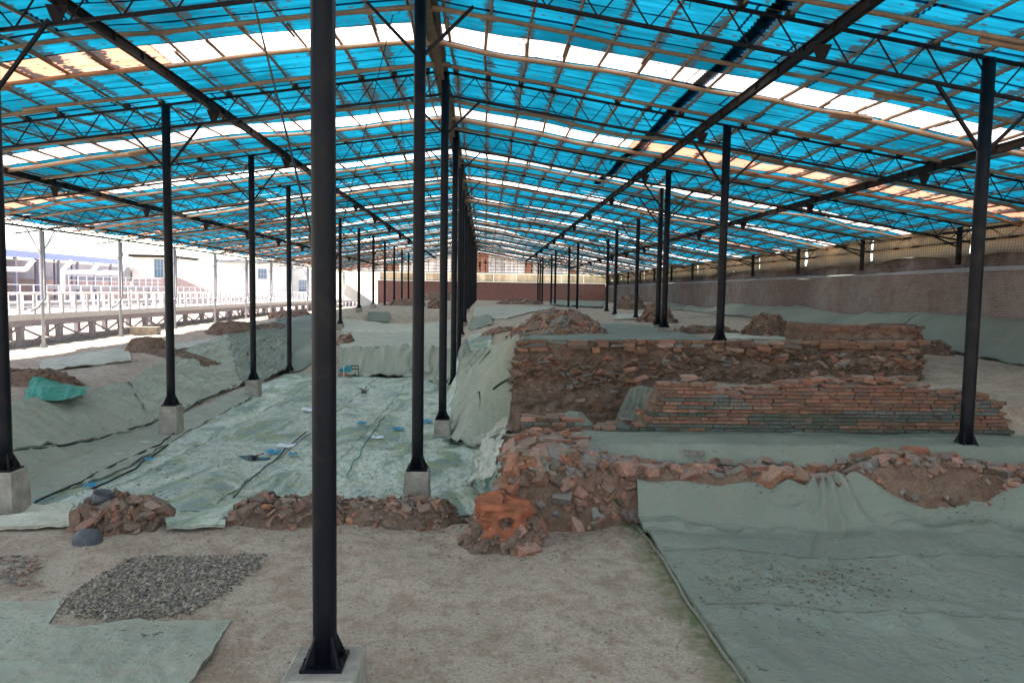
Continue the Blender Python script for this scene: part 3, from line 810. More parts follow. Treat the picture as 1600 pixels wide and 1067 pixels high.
# silver columns along the open side
for n in range(2, 15):
    x = -3400 * U; d = TR[n]
    lab = {4: 'silver eave column with Y braces, leftmost in view beside the walkway', 5: 'silver eave column with Y braces and drain elbow, second from the left', 6: 'silver eave column with Y braces standing just right of the first dark inner column', 7: 'silver eave column in front of the cream building'}.get(n, 'thin silver eave column in the distance beside the walkway')
    zb = gz(x, d)
    t = column(x, d, float(chord(x)) - .55, zb, lab, 'silver columns along the open side', r=.065, m=M_silver, braces=None, name='eave_column')
    zj = float(chord(x)) - 1.6
    for dx, dy in ((.0, -1.0), (0, 1.0), (.75, 0), (-.55, 0)):
        mb = MB(); mb.bar((x, d * 6, zj), (x + dx, d * 6 + dy, float(chord(x)) - .5), .035); mb.obj('brace', M_silver, t)
    mb = MB(); mb.tube([(x + .12, d * 6, float(chord(x)) - .6), (x + .12, d * 6, 3.1), (x - .05, d * 6 - .25, 2.75), (x - .15, d * 6 - .5, 2.6)], .05, 8); mb.obj('drain_pipe', M_silver, t, True)
# stub columns on the right wall
for n in range(1, 15):
    x = 3010 * U; d = TR[n]
    tag_ = {3: 'short dark stub post at the eave, nearest one left of the tall right column', 4: 'dark stub post at the eave, third from the right', 5: 'dark stub post at the eave above the brown earth hump', 6: 'dark stub post just right of the column on the earth block edge', 7: 'dark stub post just left of the column on the earth block edge'}.get(n, 'short dark stub post carrying the eave over the brick wall')
    t = column(x, d, float(chord(x)) - .1, Z(215), tag_, 'stub posts along the right eave', r=.09, m=M_steelr, braces=None, gus=False, name='stub_post')
    mb = MB(); mb.bar((x - .05, d * 6, Z(330)), (x - 1.1, d * 6, float(chord(x - 1.1)) - CH), .05); mb.obj('brace', M_steelr, t)

# cables
def cable(pts, r, label, m=None, sagv=0):
    P = np.array(pts, float); P = resample(P, 24)
    s = np.linspace(0, 1, 24); P[:, 2] -= sagv * 4 * s * (1 - s)
    mb = MB(); mb.tube(P, r, 6); o = mb.obj('cable', m or M_blackc, smooth=True); tag(o, label, 'cable'); return o
cable([atY(388, -30, 9.5), atY(487, 368, 7.0)], .013, 'thick dark cable hanging down from the left roof slope to the foreground column')
cable([atY(484, 368, 6.2), atY(497, 428, 6.0)], .018, 'frayed knotted rope end looped against the side of the foreground column', m_simple('frayed_rope', (.10, .07, .05), .9))
cable([atY(622, -10, 14), atY(530, 372, 17)], .010, 'thin dark wire slanting between the two nearest dark columns')
cable([atY(606, 20, 16), atY(640, 300, 20)], .008, 'faint thin wire hanging straight down left of the ridge column')
cable([atY(340, 30, 20), atY(520, 160, 20)], .006, 'faint sagging wire under the sheets at the upper left', sagv=.3)

# ------------------------------------------------------------------ earth block with embedded brick fragments
def rug(name, path, ztop, zbot, m, parent, nrm, depth=.0, ns=200, nt=26, amp=.10, batter=.18, seed=3, topw=.5):
    """rugged cut face along a plan path; nrm = outward side (+1 right of travel)"""
    P = resample(path, ns); Tn = np.gradient(P, axis=0); Tn /= np.linalg.norm(Tn, axis=1)[:, None]
    N = np.stack([Tn[:, 1], -Tn[:, 0]], 1) * nrm
    k = 9; N = np.stack([np.convolve(np.pad(N[:, a], k, mode='edge'), np.ones(2 * k + 1) / (2 * k + 1), 'valid') for a in (0, 1)], 1)
    s = np.concatenate([[0], np.cumsum(np.linalg.norm(np.diff(P, axis=0), axis=1))])
    zt = ztop(P[:, 0], P[:, 1]); zb = zbot(P[:, 0], P[:, 1])
    tt = np.linspace(0, 1, nt)
    V = np.zeros((nt + 2, ns, 3))
    for i, t in enumerate(tt):
        z = zt + (zb - zt) * t
        o = batter * t + amp * fbm(s * 1.1, z * 2.2, 3, seed) + amp * .7 * fbm(s * 5, z * 9, 3, seed + 5) * min(1, t * 4 + .3)
        o = o - .06 * np.exp(-((t - .42) / .1) ** 2)
        V[i + 1, :, 0] = P[:, 0] + N[:, 0] * o; V[i + 1, :, 1] = P[:, 1] + N[:, 1] * o; V[i + 1, :, 2] = z + .02 * fbm(s * 3, z * 3, 2, seed + 2)
    V[0] = V[1]; V[0, :, :2] -= N * topw; V[0, :, 2] = V[1, :, 2] - .02
    V[nt + 1] = V[nt]; V[nt + 1, :, 2] -= .35
    o = obj(name, V.reshape(-1, 3), gridfaces(nt + 2, ns), m, parent, smooth=True)
    def at(u, v):
        j = min(ns - 1, max(0, int(u * (ns - 1)))); i = 1 + min(nt - 1, max(0, int(v * (nt - 1)))); return V[i, j], N[j]
    return o, at
def facerot(N, jit=.3, roll=None):
    """x axis along the face, z up, y into the face"""
    y = Vector((-N[0], -N[1], 0)).normalized(); z = Vector((0, 0, 1)); x = y.cross(z)
    m = Matrix((x, y, z)).transposed()
    return m @ Matrix.Rotation(rng.gauss(0, jit), 3, 'Y') @ Matrix.Rotation(rng.gauss(0, jit), 3, 'X') @ Matrix.Rotation(rng.gauss(0, jit), 3, 'Z')

BY = 16.85
bx0 = atY(809, 540, BY)[0]; bx1 = atY(1440, 540, BY)[0]
blk = thing('earth_block', (bx0 + 3, BY, 1.4), 'long flat-topped block of excavated earth full of brick fragments, behind the low brick wall', 'earth block')
path = [(bx0 - .05, BY + 3.6), (bx0 - .02, BY + 1.6), (bx0, BY + .12), (bx0 + .15, BY), (bx0 + 3, BY + .05), (bx0 + 6, BY - .03), (bx1 - .3, BY), (bx1, BY + .15), (bx1 + .25, BY + 1.2), (bx1 + .35, BY + 4)]
def btop(X, Y): return 2.50 + .02 * vnoise(X * 1.5, Y, 3) + .07 * sst(bx0 + .3, bx1, X)
def bbot(X, Y): return G0(X, np.minimum(Y, 16.4) - .0) - .05
_, bat = rug('earth_core', path, btop, bbot, M_earth, blk, 1, ns=420, nt=44, amp=.09, batter=.28, seed=3, topw=.9)
sc = Scatter()
tot = sum(math.dist(a, b) for a, b in zip(path[:-1], path[1:]))
u0 = (3.6) / tot; u1 = 1 - 4 / tot
for _ in range(4200):
    u = rng.uniform(0.02, .97); v = rng.random() ** .9
    band = math.exp(-((v - .38 - .08 * math.sin(u * 20)) / .16) ** 2)
    if rng.random() > .25 + .75 * band + .2 * (u > .55): continue
    p, N = bat(u, v); s = rng.uniform(.035, .10) * (1 + .7 * band) * (1 if rng.random() < .85 else 1.5)
    kind = rng.choice(['chunk', 'broken', 'sherd']); sz = (s * 1.5, s, s * rng.uniform(.3, .55))
    sc.add(kind, p + np.array([N[0], N[1], 0]) * .012, sz, facerot(N, .35), rng.choice([M_brickb, M_earth, M_earth, M_sherd, M_brick, M_mix]))
for (px, py, s, m) in ((1000, 549, .30, M_brickw), (931, 547, .17, M_brick), (875, 617, .15, M_brickb), (932, 637, .26, M_brickb), (790 + 100, 604, .15, M_mix)):
    w = atY(px, py, BY - .12); sc.add('brick', w, (s, .14, s * (.30 if s > .28 else .75)), facerot((0, -1), .06), m)
sc.build('brick_fragment', blk, 'brick_fragment_bed', cap=280, minpx=5.5)
# course of bricks and stones laid along the top edge
x = bx0
while x < bx1 + .1:
    w = rng.uniform(.16, .46); h = rng.uniform(.06, .10)
    for row in range(3 if rng.random() < .45 else 2):
        z = float(btop(x, BY)) - .03 - row * .085
        if row == 0 or rng.random() < .75:
            put('edge_brick', shmesh('broken' if rng.random() < .5 else 'brick', rng.randrange(10), rng.choice([M_brickw, M_brickb, M_brickb, M_mix])), blk,
                (x + w / 2 + rng.uniform(-.03, .03), BY - .02 - row * .05 + rng.uniform(-.03, .03), z + h / 2), facerot((0, -1), .06), (w, .2, h))
    x += w + rng.uniform(.005, .03) + (rng.uniform(.0, .3) if rng.random() < .12 else 0)
# raised brick platform on top at the right end
rp = thing('brick_platform', (atY(1350, 520, 18.4)[0], 18.4, 2.4), 'low raised platform edged with flat bricks on the right end of the earth block', 'platform')
pa = atY(1295, 530, 18.3); pb = atY(1428, 530, 18.3)
pth = [(pa[0] - .1, 20.5), (pa[0], 18.4), (pa[0] + .1, 18.3), (pb[0] - .2, 18.3), (pb[0] + .1, 18.35), (pb[0] + .9, 19.6), (pb[0] + 1.0, 20.6)]
_, pat = rug('earth_core', pth, lambda X, Y: 2.93 + 0 * X, lambda X, Y: 2.4 + 0 * X, M_earth2, rp, 1, ns=130, nt=12, amp=.05, batter=.15, seed=9, topw=1.0)
for r_ in range(2):
    x = pa[0]
    while x < pb[0]:
        w = rng.uniform(.22, .42); put('edge_brick', shmesh('brick', rng.randrange(10), rng.choice([M_brickw, M_brickw, M_brickb])), rp, (x + w / 2, 18.33 + rng.uniform(-.02, .04), 2.92 - r_ * .08), facerot((0, -1), .04), (w - .015, .22, .07)); x += w
sc = Scatter()
for _ in range(160):
    p, N = pat(rng.uniform(.15, .95), rng.uniform(.1, 1)); s = rng.uniform(.05, .12); sc.add('chunk', p, (s * 1.4, s, s * .5), facerot(N, .3), rng.choice([M_brickb, M_sherd]))
sc.build('brick_fragment', rp, 'brick_fragment_bed', cap=120)

# ------------------------------------------------------------------ low brick wall
WY = 12.35
prof = [(806, 665), (830, 657), (880, 658), (905, 665), (980, 668), (1000, 657), (1016, 645), (1024, 618), (1034, 597), (1062, 593), (1105, 598), (1130, 608), (1136, 616), (1160, 612), (1219, 612), (1228, 601), (1277, 599), (1340, 597), (1437, 597), (1444, 607), (1495, 615), (1547, 621), (1568, 636), (1581, 664), (1588, 692)]
PX = []; 
for px, py in prof:
    w = atY(px, py, WY); PX.append((w[0], w[2]))
PX = np.array(PX); wz0 = Z(-460)
bw = thing('brick_wall', (3.5, WY, wz0), 'low ruined wall of coursed red, brown, blue-grey and mossy bricks with stepped broken top', 'brick wall')
items = []; rh = .0675; row = 0; z = wz0
while z < PX[:, 1].max() + .02:
    x = PX[0, 0] - .05 + rng.uniform(0, .2)
    while x < PX[-1, 0]:
        w = rng.choice([.13, .16, .20, .26, .30, .30, .22]) * rng.uniform(.85, 1.12)
        top = np.interp([x + w * .25, x + w * .75], PX[:, 0], PX[:, 1]).min()
        if z + rh * .75 < top:
            items.append((x, z, w, top - z, row))
        x += w + .011
    z += rh; row += 1
hb = MB(); nb = 0
def bmat(x, z):
    f = (z - wz0) / 1.0
    q = float(vnoise(x * .55, z * 9, 44)) * .6 + float(vnoise(x * 1.6, z * 15, 45)) * .4     # long horizontal runs
    r = rng.random()
    if f > .62: return M_brickg if q > .5 or r < .03 else M_brickw
    if f > .34: return M_brickg if q > .26 else (M_brickw if r < .65 else M_brickb)
    if f > .16: return M_bricka if q > .0 else (M_brickb if r < .6 else M_brickw)
    return M_bricka if q > 0 else M_brickb
keep = set(rng.sample(range(len(items)), min(len(items), 296)))
mats_ = []
for i, (x, z, w, head, row) in enumerate(items):
    m = bmat(x, z); k = rng.randrange(10); y = WY + rng.uniform(-.016, .016) + (.0 if rng.random() > .06 else -.03)
    sz = (w, .26, rh - rng.uniform(.009, .022)); loc = (x + w / 2, y + .13, z + rh / 2 + rng.uniform(-.003, .003)); rot = Matrix.Rotation(rng.gauss(0, .007), 3, 'Y') @ Matrix.Rotation(rng.gauss(0, .02), 3, 'Z')
    if rng.random() < .02: continue
    if i in keep: put('brick', shmesh('brick', k, m), bw, loc, rot, sz)
    else:
        if m not in mats_: mats_.append(m)
        V, Fc = SH['brick'][k]; hb.add((V * np.array(sz)) @ np.array(rot).T + np.array(loc), Fc, mats_.index(m), rng.random())
o = hb.obj('brick_infill', mats_, bw); o['kind'] = 'stuff'
# core behind the face and loose bricks lying on top
cb = MB(); xs = np.linspace(PX[0, 0] + .1, PX[-1, 0] - .1, 90); tz = np.interp(xs, PX[:, 0], PX[:, 1]) - .09
V = np.zeros((5, 90, 3))
for i, (yy, f) in enumerate(((WY + .05, 0), (WY + .05, 1), (WY + .35, 1), (WY + .6, .93), (WY + .75, 0))):
    V[i, :, 0] = xs; V[i, :, 1] = yy; V[i, :, 2] = wz0 - .1 + (tz - wz0 + .1) * f + (fbm(xs * 3, xs * 0 + i, 3, 5) * .02 if 0 < f else 0)
obj('wall_core', V.reshape(-1, 3), gridfaces(5, 90), M_earth, bw)
for _ in range(85):
    x = rng.uniform(PX[0, 0] + .05, PX[-1, 0] - .1); w = rng.uniform(.15, .36)
    tzz = float(np.interp(x, PX[:, 0], PX[:, 1]))
    if rng.random() < .5 and x < 4.3: x = rng.uniform(5, 7.3); tzz = float(np.interp(x, PX[:, 0], PX[:, 1]))
    y = WY + rng.uniform(.1, .5)
    put('loose_brick', shmesh('broken', rng.randrange(12), rng.choice([M_brickw, M_brickb, M_brick])), bw, (x, y, tzz + rng.uniform(-.03, .035)), rotm(0, 0, rng.gauss(0, .4), .1), (w, rng.uniform(.12, .2), rng.uniform(.05, .075)))

# ------------------------------------------------------------------ foreground rubble wall
def bump1(x, a, b, s): return float(1) * sst(a - s, a, x) * (1 - sst(b, b + s, x))
rwx = lambda px, d: xat(px, d)
RX = np.array([rwx(p, 1.8) for p in (775, 800, 840, 900, 960, 1000, 1100, 1200, 1260, 1290, 1330, 1360, 1420, 1480, 1540, 1600, 1720)])
RZ = np.array([.35, 1.12, 1.22, 1.18, 1.02, .97, .93, .96, .93, .84, .86, 1.0, 1.13, 1.15, .99, .94, .93])
def wallm(X, Y):
    """top surface of the rubble wall over plan"""
    X = np.asarray(X, float); Y = np.asarray(Y, float)
    top = np.interp(X, RX, RZ) + .04 * fbm(X * 2.5, Y * 2.5, 3, 21)
    left = 1 - sst(RX[3], RX[5], X)                # the corner pile is deeper front to back
    yc = 10.85 + left * .35; hw = .26 + left * .62 + .10 * sst(RX[10], RX[12], X) * (1 - sst(RX[13], RX[15], X))
    dy = np.abs(Y - yc)
    f = 1 - sst(hw, hw + .30, dy) ** .8
    fl = sst(RX[0], RX[1], X)
    return .05 + (top - .05) * f * fl
def wsurf(X, Y): return np.maximum(G(X, Y), wallm(X, Y))
xs = np.arange(RX[0] - .3, RX[-1], .045); ys = np.arange(9.9, 12.4, .045)
A, B = np.meshgrid(xs, ys, indexing='ij'); C = wallm(A, B) + fbm(A * 6, B * 6, 3, 61) * .03
C = np.where(wallm(A, B) < .1, -.3, C)
rub = thing('rubble_wall', (4.5, 10.9, .2), 'low rubble wall of broken pink and red bricks set in earth, dark sheet hung on its front', 'rubble wall')
obj('earth_core', np.stack([A, B, C], -1).reshape(-1, 3), gridfaces(len(xs), len(ys)), M_earth2, rub, smooth=True)
sc = Scatter()
def scat(sc, f, n, xr, yr, smin, smax, mats, kinds, minz=.2, tilt=.3, lift=.3, flat=(.4, .7), cond=None):
    k = 0; tries = 0
    while k < n and tries < n * 12:
        tries += 1
        x = rng.uniform(*xr); y = rng.uniform(*yr)
        if cond and not cond(x, y): continue
        z, nx_, ny_ = slope(f, x, y)
        if z < (minz(x, y) if callable(minz) else minz): continue
        s = smin + (smax - smin) * rng.random() ** 2.2
        q = 1 / max(1, math.hypot(nx_, ny_) / 1.2)
        h = s * rng.uniform(*flat)
        sc.add(rng.choice(kinds), (x, y, z + h * lift), (s * rng.uniform(1, 1.5), s * rng.uniform(.7, 1), h), rotm(nx_ * q * .8, ny_ * q * .8, rng.uniform(0, 6.28), tilt), rng.choice(mats)); k += 1
MR = [M_brick, M_brick, M_brickw, M_brickb, M_mix]
# dense on the crest, scattered on the faces
scat(sc, wallm, 300, (RX[3], RX[-1] - .3), (10.55, 11.15), .10, .27, MR, ['broken', 'brick', 'broken', 'chunk'], .6, .22, .15)
scat(sc, wallm, 330, (RX[0] + .1, RX[5]), (10.0, 12.2), .09, .28, MR, ['broken', 'brick', 'broken', 'chunk'], .35, .25, .15)
scat(sc, wallm, 140, (RX[1], RX[5]), (9.95, 10.6), .08, .24, MR, ['chunk', 'broken'], .22, .4, .1)
scat(sc, wallm, 200, (RX[10], RX[-1] - .3), (10.1, 10.8), .05, .14, MR, ['chunk', 'broken'], .3, .3, .1)
scat(sc, wallm, 900, (RX[0], RX[-1] - .3), (9.95, 12.2), .03, .08, MR, ['chunk'], .22, .4, .1)
for (px, py, l, w_) in ((850, 688, .44, .30), (868, 672, .40, .18), (905, 684, .36, .2), (838, 712, .42, .25), (888, 700, .30, .2), (930, 706, .34, .2), (875, 690, .3, .2), (1085, 706, .3, .17), (1410, 708, .38, .2), (1432, 701, .3, .2), (1455, 702, .26, .2), (1477, 710, .34, .2), (1500, 716, .34, .2), (1385, 705, .3, .2), (1275, 727, .26, .2), (1180, 730, .32, .2)):
    w = hit(px, py + 6, wsurf)
    if wallm(w[0], w[1]) < .6 or w[1] > 11.2 + (w[0] < 2.6) * .8: continue
    sc.add('brick', (w[0], w[1], w[2] + .05), (l, w_, .085), rotm(0, 0, rng.uniform(-.5, .5), .08), rng.choice([M_brickw, M_brick, M_brick]))
sc.build('broken_brick', rub, 'small_rubble', cap=295, minpx=8)

# ------------------------------------------------------------------ brick and tile heaps
def heap(name, label, cat, cx_, cy_, rx, ry, h, zb, n, smin, smax, mats, kinds, cm=None, cap=120, minpx=6, seed=1, shape=2.0, rot=0, group=None, core='earth_core', flat=(.3, .6), tilt=.35, core_r=.35, follow=False):
    GB = (lambda X, Y: G(X, Y)) if follow else (lambda X, Y: zb + 0 * np.asarray(X, float))
    t = thing(name, (cx_, cy_, zb), label, cat, group)
    ca, sa = math.cos(rot), math.sin(rot)
    def f(X, Y):
        g0 = GB(X, Y); X = np.asarray(X, float) - cx_; Y = np.asarray(Y, float) - cy_
        a = (X * ca + Y * sa) / rx; b = (-X * sa + Y * ca) / ry
        r = (np.abs(a) ** shape + np.abs(b) ** shape) ** (1 / shape) * (1 + .16 * fbm(a * 2 + cx_, b * 2 + cy_, 3, seed))
        k = 1 - sst(core_r, 1.0, r)
        return g0 - .12 + (h + .12) * k + .05 * h * fbm(X * 3, Y * 3, 3, seed + 4) * (k > 0)
    R_ = max(rx, ry) * 1.15; st = max(.04, R_ / 45)
    xs = np.arange(cx_ - R_, cx_ + R_, st); ys = np.arange(cy_ - R_, cy_ + R_, st)
    A, B = np.meshgrid(xs, ys, indexing='ij'); C = f(A, B)
    Fc = gridfaces(len(xs), len(ys)); Zf = C.ravel(); keepf = ((C - GB(A, B)).ravel()[Fc] > -.115).any(1)
    V = np.stack([A, B, C], -1).reshape(-1, 3); Fc = Fc[keepf]; used = np.unique(Fc); mp = -np.ones(len(V), int); mp[used] = np.arange(len(used))
    obj(core, V[used], mp[Fc], cm or M_earth2, t, smooth=True)
    GBg = GB(A, B) + 0 * A
    def bil(Mg, x, y):
        u = min(max((x - xs[0]) / st, 0), len(xs) - 1.001); v = min(max((y - ys[0]) / st, 0), len(ys) - 1.001); i = int(u); j = int(v); u -= i; v -= j
        return (Mg[i, j] * (1 - u) + Mg[i + 1, j] * u) * (1 - v) + (Mg[i, j + 1] * (1 - u) + Mg[i + 1, j + 1] * u) * v
    fs = lambda X, Y: [bil(C, a, b) for a, b in zip(X, Y)]
    sc = Scatter()
    scat(sc, fs, n, (cx_ - R_, cx_ + R_), (cy_ - R_, cy_ + R_), smin, smax, mats, kinds, (lambda x, y: bil(GBg, x, y) - .02), tilt, .2, flat)
    sc.build('fragment', t, 'fragment_bed', cap, minpx)
    return t, f
MT = [M_sherd, M_sherd, M_sherd, M_brickb, M_earth]
def ctr(px0, px1, py, z):
    a = atz(px0, py, z); b = atz(px1, py, z); return (a[0] + b[0]) / 2, (a[1] + b[1]) / 2, (b[0] - a[0]) / 2
# tile heaps on the front edge of the pit
c = ctr(104, 258, 806, .35); heap('tile_heap', 'short heap of broken brown roof tiles with two grey pots at the pit edge', 'tile heap', c[0], c[1] + .1, c[2] + .04, .50, .33, .12, 420, .07, .27, MT, ['sherd', 'sherd', 'broken', 'chunk'], M_earth, 290, 7, 3, 3.2, rot=-.05, flat=(.25, .6), tilt=.5, core_r=.6)
c = ctr(350, 560, 800, .33); heap('tile_heap', 'heap of broken red-brown tiles left of the foreground column, pointed at its left end', 'tile heap', c[0], c[1] + .05, c[2] + .14, .45, .30, .12, 460, .06, .22, MT, ['sherd', 'sherd', 'broken', 'chunk'], M_earth, 280, 7, 4, 3.0, rot=.03, flat=(.25, .6), tilt=.5, core_r=.6)
c = ctr(520, 722, 800, .33); heap('tile_heap', 'heap of small brown tile chips between the foreground column and the burnt clay lump', 'tile heap', c[0], c[1] + .05, c[2] + .14, .42, .32, .12, 600, .04, .14, MT, ['sherd', 'chunk', 'broken'], M_earth, 290, 6, 6, 3.0, rot=-.02, flat=(.25, .55), tilt=.4, core_r=.6)
# pots
def pot(px, py, z, s, label, tilt, rotz=0.0):
    w = atz(px, py, z); pr = [(.0, 0), (.55, 0), (.72, .08), (.86, .35), (.92, .62), (.84, .85), (.70, 1.0), (.74, 1.06), (.80, 1.08), (.76, 1.1), (.66, 1.02), (.6, .9), (.0, .25)]
    V = []; n = 24
    for r_, h in pr:
        for k in range(n): a = 2 * math.pi * k / n; V.append((r_ * s * math.cos(a), r_ * s * math.sin(a), h * s * 1.2))
    Fc = [(i * n + k, i * n + (k + 1) % n, (i + 1) * n + (k + 1) % n, (i + 1) * n + k) for i in range(len(pr) - 1) for k in range(n)]
    me = mesh('clay_pot', V, Fc, M_pot, True); o = put('clay_pot', me, None, w, (tilt, .15, rotz)); tag(o, label, 'pot')
pot(158, 790, .44, .165, 'broken dark grey pot standing upright at the back of the short tile heap', .05)
pot(140, 828, .34, .20, 'dark grey pot lying mouth down at the front of the short tile heap', 2.6, .4)

# burnt clay furnace remnant on its stone mound
c = ctr(708, 872, 862, .2)
mt, mf = heap('stone_mound', 'small mound of brown and orange stones carrying the burnt clay lump', 'stone mound', c[0], c[1] + .45, c[2] + .03, .62, .38, .17, 330, .07, .22, [M_brick, M_brickb, M_sherd, M_earth], ['chunk', 'broken', 'broken'], M_earth, 200, 7, 8, 2.2, core='earth_core')
w = atz(786, 826, .52); cxk, cyk = w[0] + .02, c[1] + .30
V = []; nth, nz = 56, 30
for i in range(nz):
    v = i / (nz - 1)
    for j in range(nth):
        th = 2 * math.pi * j / nth
        rr = .32 + .02 * v - .03 * math.exp(-((v - .3) / .2) ** 2)
        rr *= (1 / (abs(math.cos(th)) ** 4 + abs(math.sin(th)) ** 4)) ** .14; rr *= 1 + .17 * float(fbm(math.cos(th) * 1.8 + 3, math.sin(th) * 1.8 + v * 2.6, 5, 71)) + .09 * float(ridged(th * 2, v * 6, 2, 12))
        x = math.cos(th) * rr * 1.06; y = math.sin(th) * rr * .8; z = .30 + v * .49 + .08 * float(vnoise(th * 1.5, 2, 4)) * v
        # the flue hole bored in from the front
        dx = x - .03; dz = z - .56
        rh_ = math.hypot(dx, dz)
        if y < 0 and rh_ < .13: y += .30 * (1 - sst(.06, .10, rh_)); 
        V.append((cxk + x, cyk + y, z))
V = np.array(V); Fc = [(i * nth + j, i * nth + (j + 1) % nth, (i + 1) * nth + (j + 1) % nth, (i + 1) * nth + j) for i in range(nz - 1) for j in range(nth)]
tp = []; 
for q, f in enumerate((.75, .4, .05)):
    b0 = len(V); ring = V[(nz - 1) * nth:nz * nth].copy(); ring[:, 0] = cxk + (ring[:, 0] - cxk) * f; ring[:, 1] = cyk + (ring[:, 1] - cyk) * f
    ring[:, 2] += .01 - .05 * (q == 2) + .04 * fbm(ring[:, 0] * 9, ring[:, 1] * 9, 2, 3); V = np.concatenate([V, ring])
    a0 = b0 - nth if q else (nz - 1) * nth
    Fc += [(a0 + j, a0 + (j + 1) % nth, b0 + (j + 1) % nth, b0 + j) for j in range(nth)]
fo = obj('furnace_remnant', V, Fc, M_clay, None, smooth=True); tag(fo, 'orange burnt clay lump with a round dark flue hole, standing on the stone mound', 'furnace')

# gravel bed
GP = [hit(*p)[:2] for p in ((205, 872), (400, 868), (402, 885), (350, 925), (290, 958), (180, 966), (98, 962), (120, 930), (180, 890))]
def inside(x, y, P):
    c = False
    for i in range(len(P)):
        (x0, y0), (x1, y1) = P[i], P[i - 1]
        if (y0 > y) != (y1 > y) and x < (x1 - x0) * (y - y0) / (y1 - y0) + x0: c = not c
    return c
mb = MB(); k = 0; PS = [chunk_shape() for _ in range(10)]
from mathutils import Euler
bxs = [p[0] for p in GP]; bys = [p[1] for p in GP]
for _ in range(26000):
    x = rng.uniform(min(bxs) - .1, max(bxs) + .1); y = rng.uniform(min(bys) - .1, max(bys) + .1)
    jx, jy = rng.gauss(0, .05), rng.gauss(0, .05)
    if not inside(x + jx, y + jy, GP): continue
    s = rng.uniform(.015, .036) * (1.5 if rng.random() < .05 else 1); V, Fc = PS[rng.randrange(10)]
    A = np.array(Euler((rng.uniform(-.5, .5), rng.uniform(-.5, .5), rng.uniform(0, 6))).to_matrix())
    z = float(G(x, y) + micro(x, y)) + .004 + rng.uniform(0, .02)
    mb.add((V * (s * 1.3, s, s * .65)) @ A.T + (x, y, z), Fc, 0, rng.random()); k += 1
    if k > 8000: break
o = mb.obj('gravel', M_pebble); tag(o, 'patch of grey and tan gravel pebbles bedded in the dirt floor', 'gravel', kind='stuff')
# small litter of clods and chips on the dirt floor
mb = MB(); k = 0
for _ in range(3000):
    x = rng.uniform(-5.5, 3.4); y = rng.uniform(3.8, 10.2)
    if inside(x, y, GP): continue
    s = rng.uniform(.006, .022) * (1.6 if rng.random() < .06 else 1); V, Fc = PS[rng.randrange(10)]
    mb.add(V * (s * 1.4, s, s * .6) + (x, y, float(G(x, y) + micro(x, y)) + .002), Fc, 0, rng.random())
for _ in range(420):
    w0 = rng.random()
    if w0 < .5: x, y = rng.uniform(.1, 2.75), 10.1 - abs(rng.gauss(0, .28))
    elif w0 < .75: a = rng.uniform(0, 6.28); q_ = 1 + abs(rng.gauss(0, .25)); x, y = c[0] + math.cos(a) * .85 * q_, c[1] + .45 + math.sin(a) * .66 * q_
    else: x, y = rng.uniform(-6.2, -.3), 10.25 - abs(rng.gauss(0, .22))
    s = rng.uniform(.012, .04); V, Fc = PS[rng.randrange(10)]
    mb.add(V * (s * 1.4, s, s * .6) + (x, y, float(G(x, y) + micro(x, y)) + .004), Fc, 0, rng.random())
for _ in range(160):
    w = hit(rng.uniform(-10, 60), rng.uniform(868, 915)); s = rng.uniform(.015, .05); V, Fc = PS[rng.randrange(10)]
    mb.add(V * (s * 1.4, s, s * .6) + (w[0], w[1], w[2] + .01), Fc, 0, rng.random())
o = mb.obj('soil_crumbs', M_mix); tag(o, 'small stones and soil crumbs strewn over the foreground dirt floor', 'soil crumbs', kind='stuff')

# rubble mounds further back
def mound(label, px0, px1, py, n, h, ry, smin=.08, smax=.26, mats=None, z=None, cm=None, cap=150, minpx=4.5, seed=1, shape=2.4, name='rubble_mound', group=None, dy=.5, kinds=('broken', 'chunk', 'brick')):
    a = hit((px0 + px1) / 2, py); zb = a[2] if z is None else z
    A_ = atY(px0, py, a[1] + ry * dy); B_ = atY(px1, py, a[1] + ry * dy)
    return heap(name, label, 'rubble mound', (A_[0] + B_[0]) / 2, a[1] + ry * .9, (B_[0] - A_[0]) / 2 * 1.12, ry, h, zb, n, smin, smax, mats or [M_mix, M_mix, M_brickb, M_sherd], list(kinds), cm or M_earth2, cap, minpx, seed, shape, group=group, follow=(z is None))
mound('wide mound of grey and pink stones behind the left end of the earth block', 806, 950, 526, 2200, .55, 2.6, .07, .26, cap=290, seed=5)
mound('thin strip of pink brick chips on the ledge left of the wide stone mound', 742, 815, 524, 260, .12, 1.6, .06, .16, [M_brick, M_mix], cap=60, seed=6)
mound('tall narrow stack of grey-brown bricks beside the two overlapping columns', 965, 1010, 484, 400, 1.0, 1.6, .10, .26, seed=7, cap=120, minpx=3)
mound('rounded brown earth pier with bricks at its foot, right of the tall stack', 1003, 1058, 505, 260, .75, 1.3, .10, .3, [M_brickb, M_earth, M_brickw], seed=8, cap=120, cm=M_earth)
mound('brown earth and brick hump against the wall sheets, left of the raised brick platform', 1165, 1240, 528, 260, .62, .9, .08, .24, [M_brickb, M_earth, M_sherd], seed=9, cap=120, cm=M_earth)
mound('small pile of brick rubble by the wall sheets, right of the raised platform', 1440, 1492, 556, 110, .32, .6, .08, .2, [M_brickb, M_sherd], seed=10, cap=60, cm=M_earth)
mound('low flat scatter of bricks on the pale floor left of the brown hump', 1045, 1170, 522, 130, .10, 1.0, .10, .30, [M_brick, M_brickb, M_earth], seed=12, cap=80)
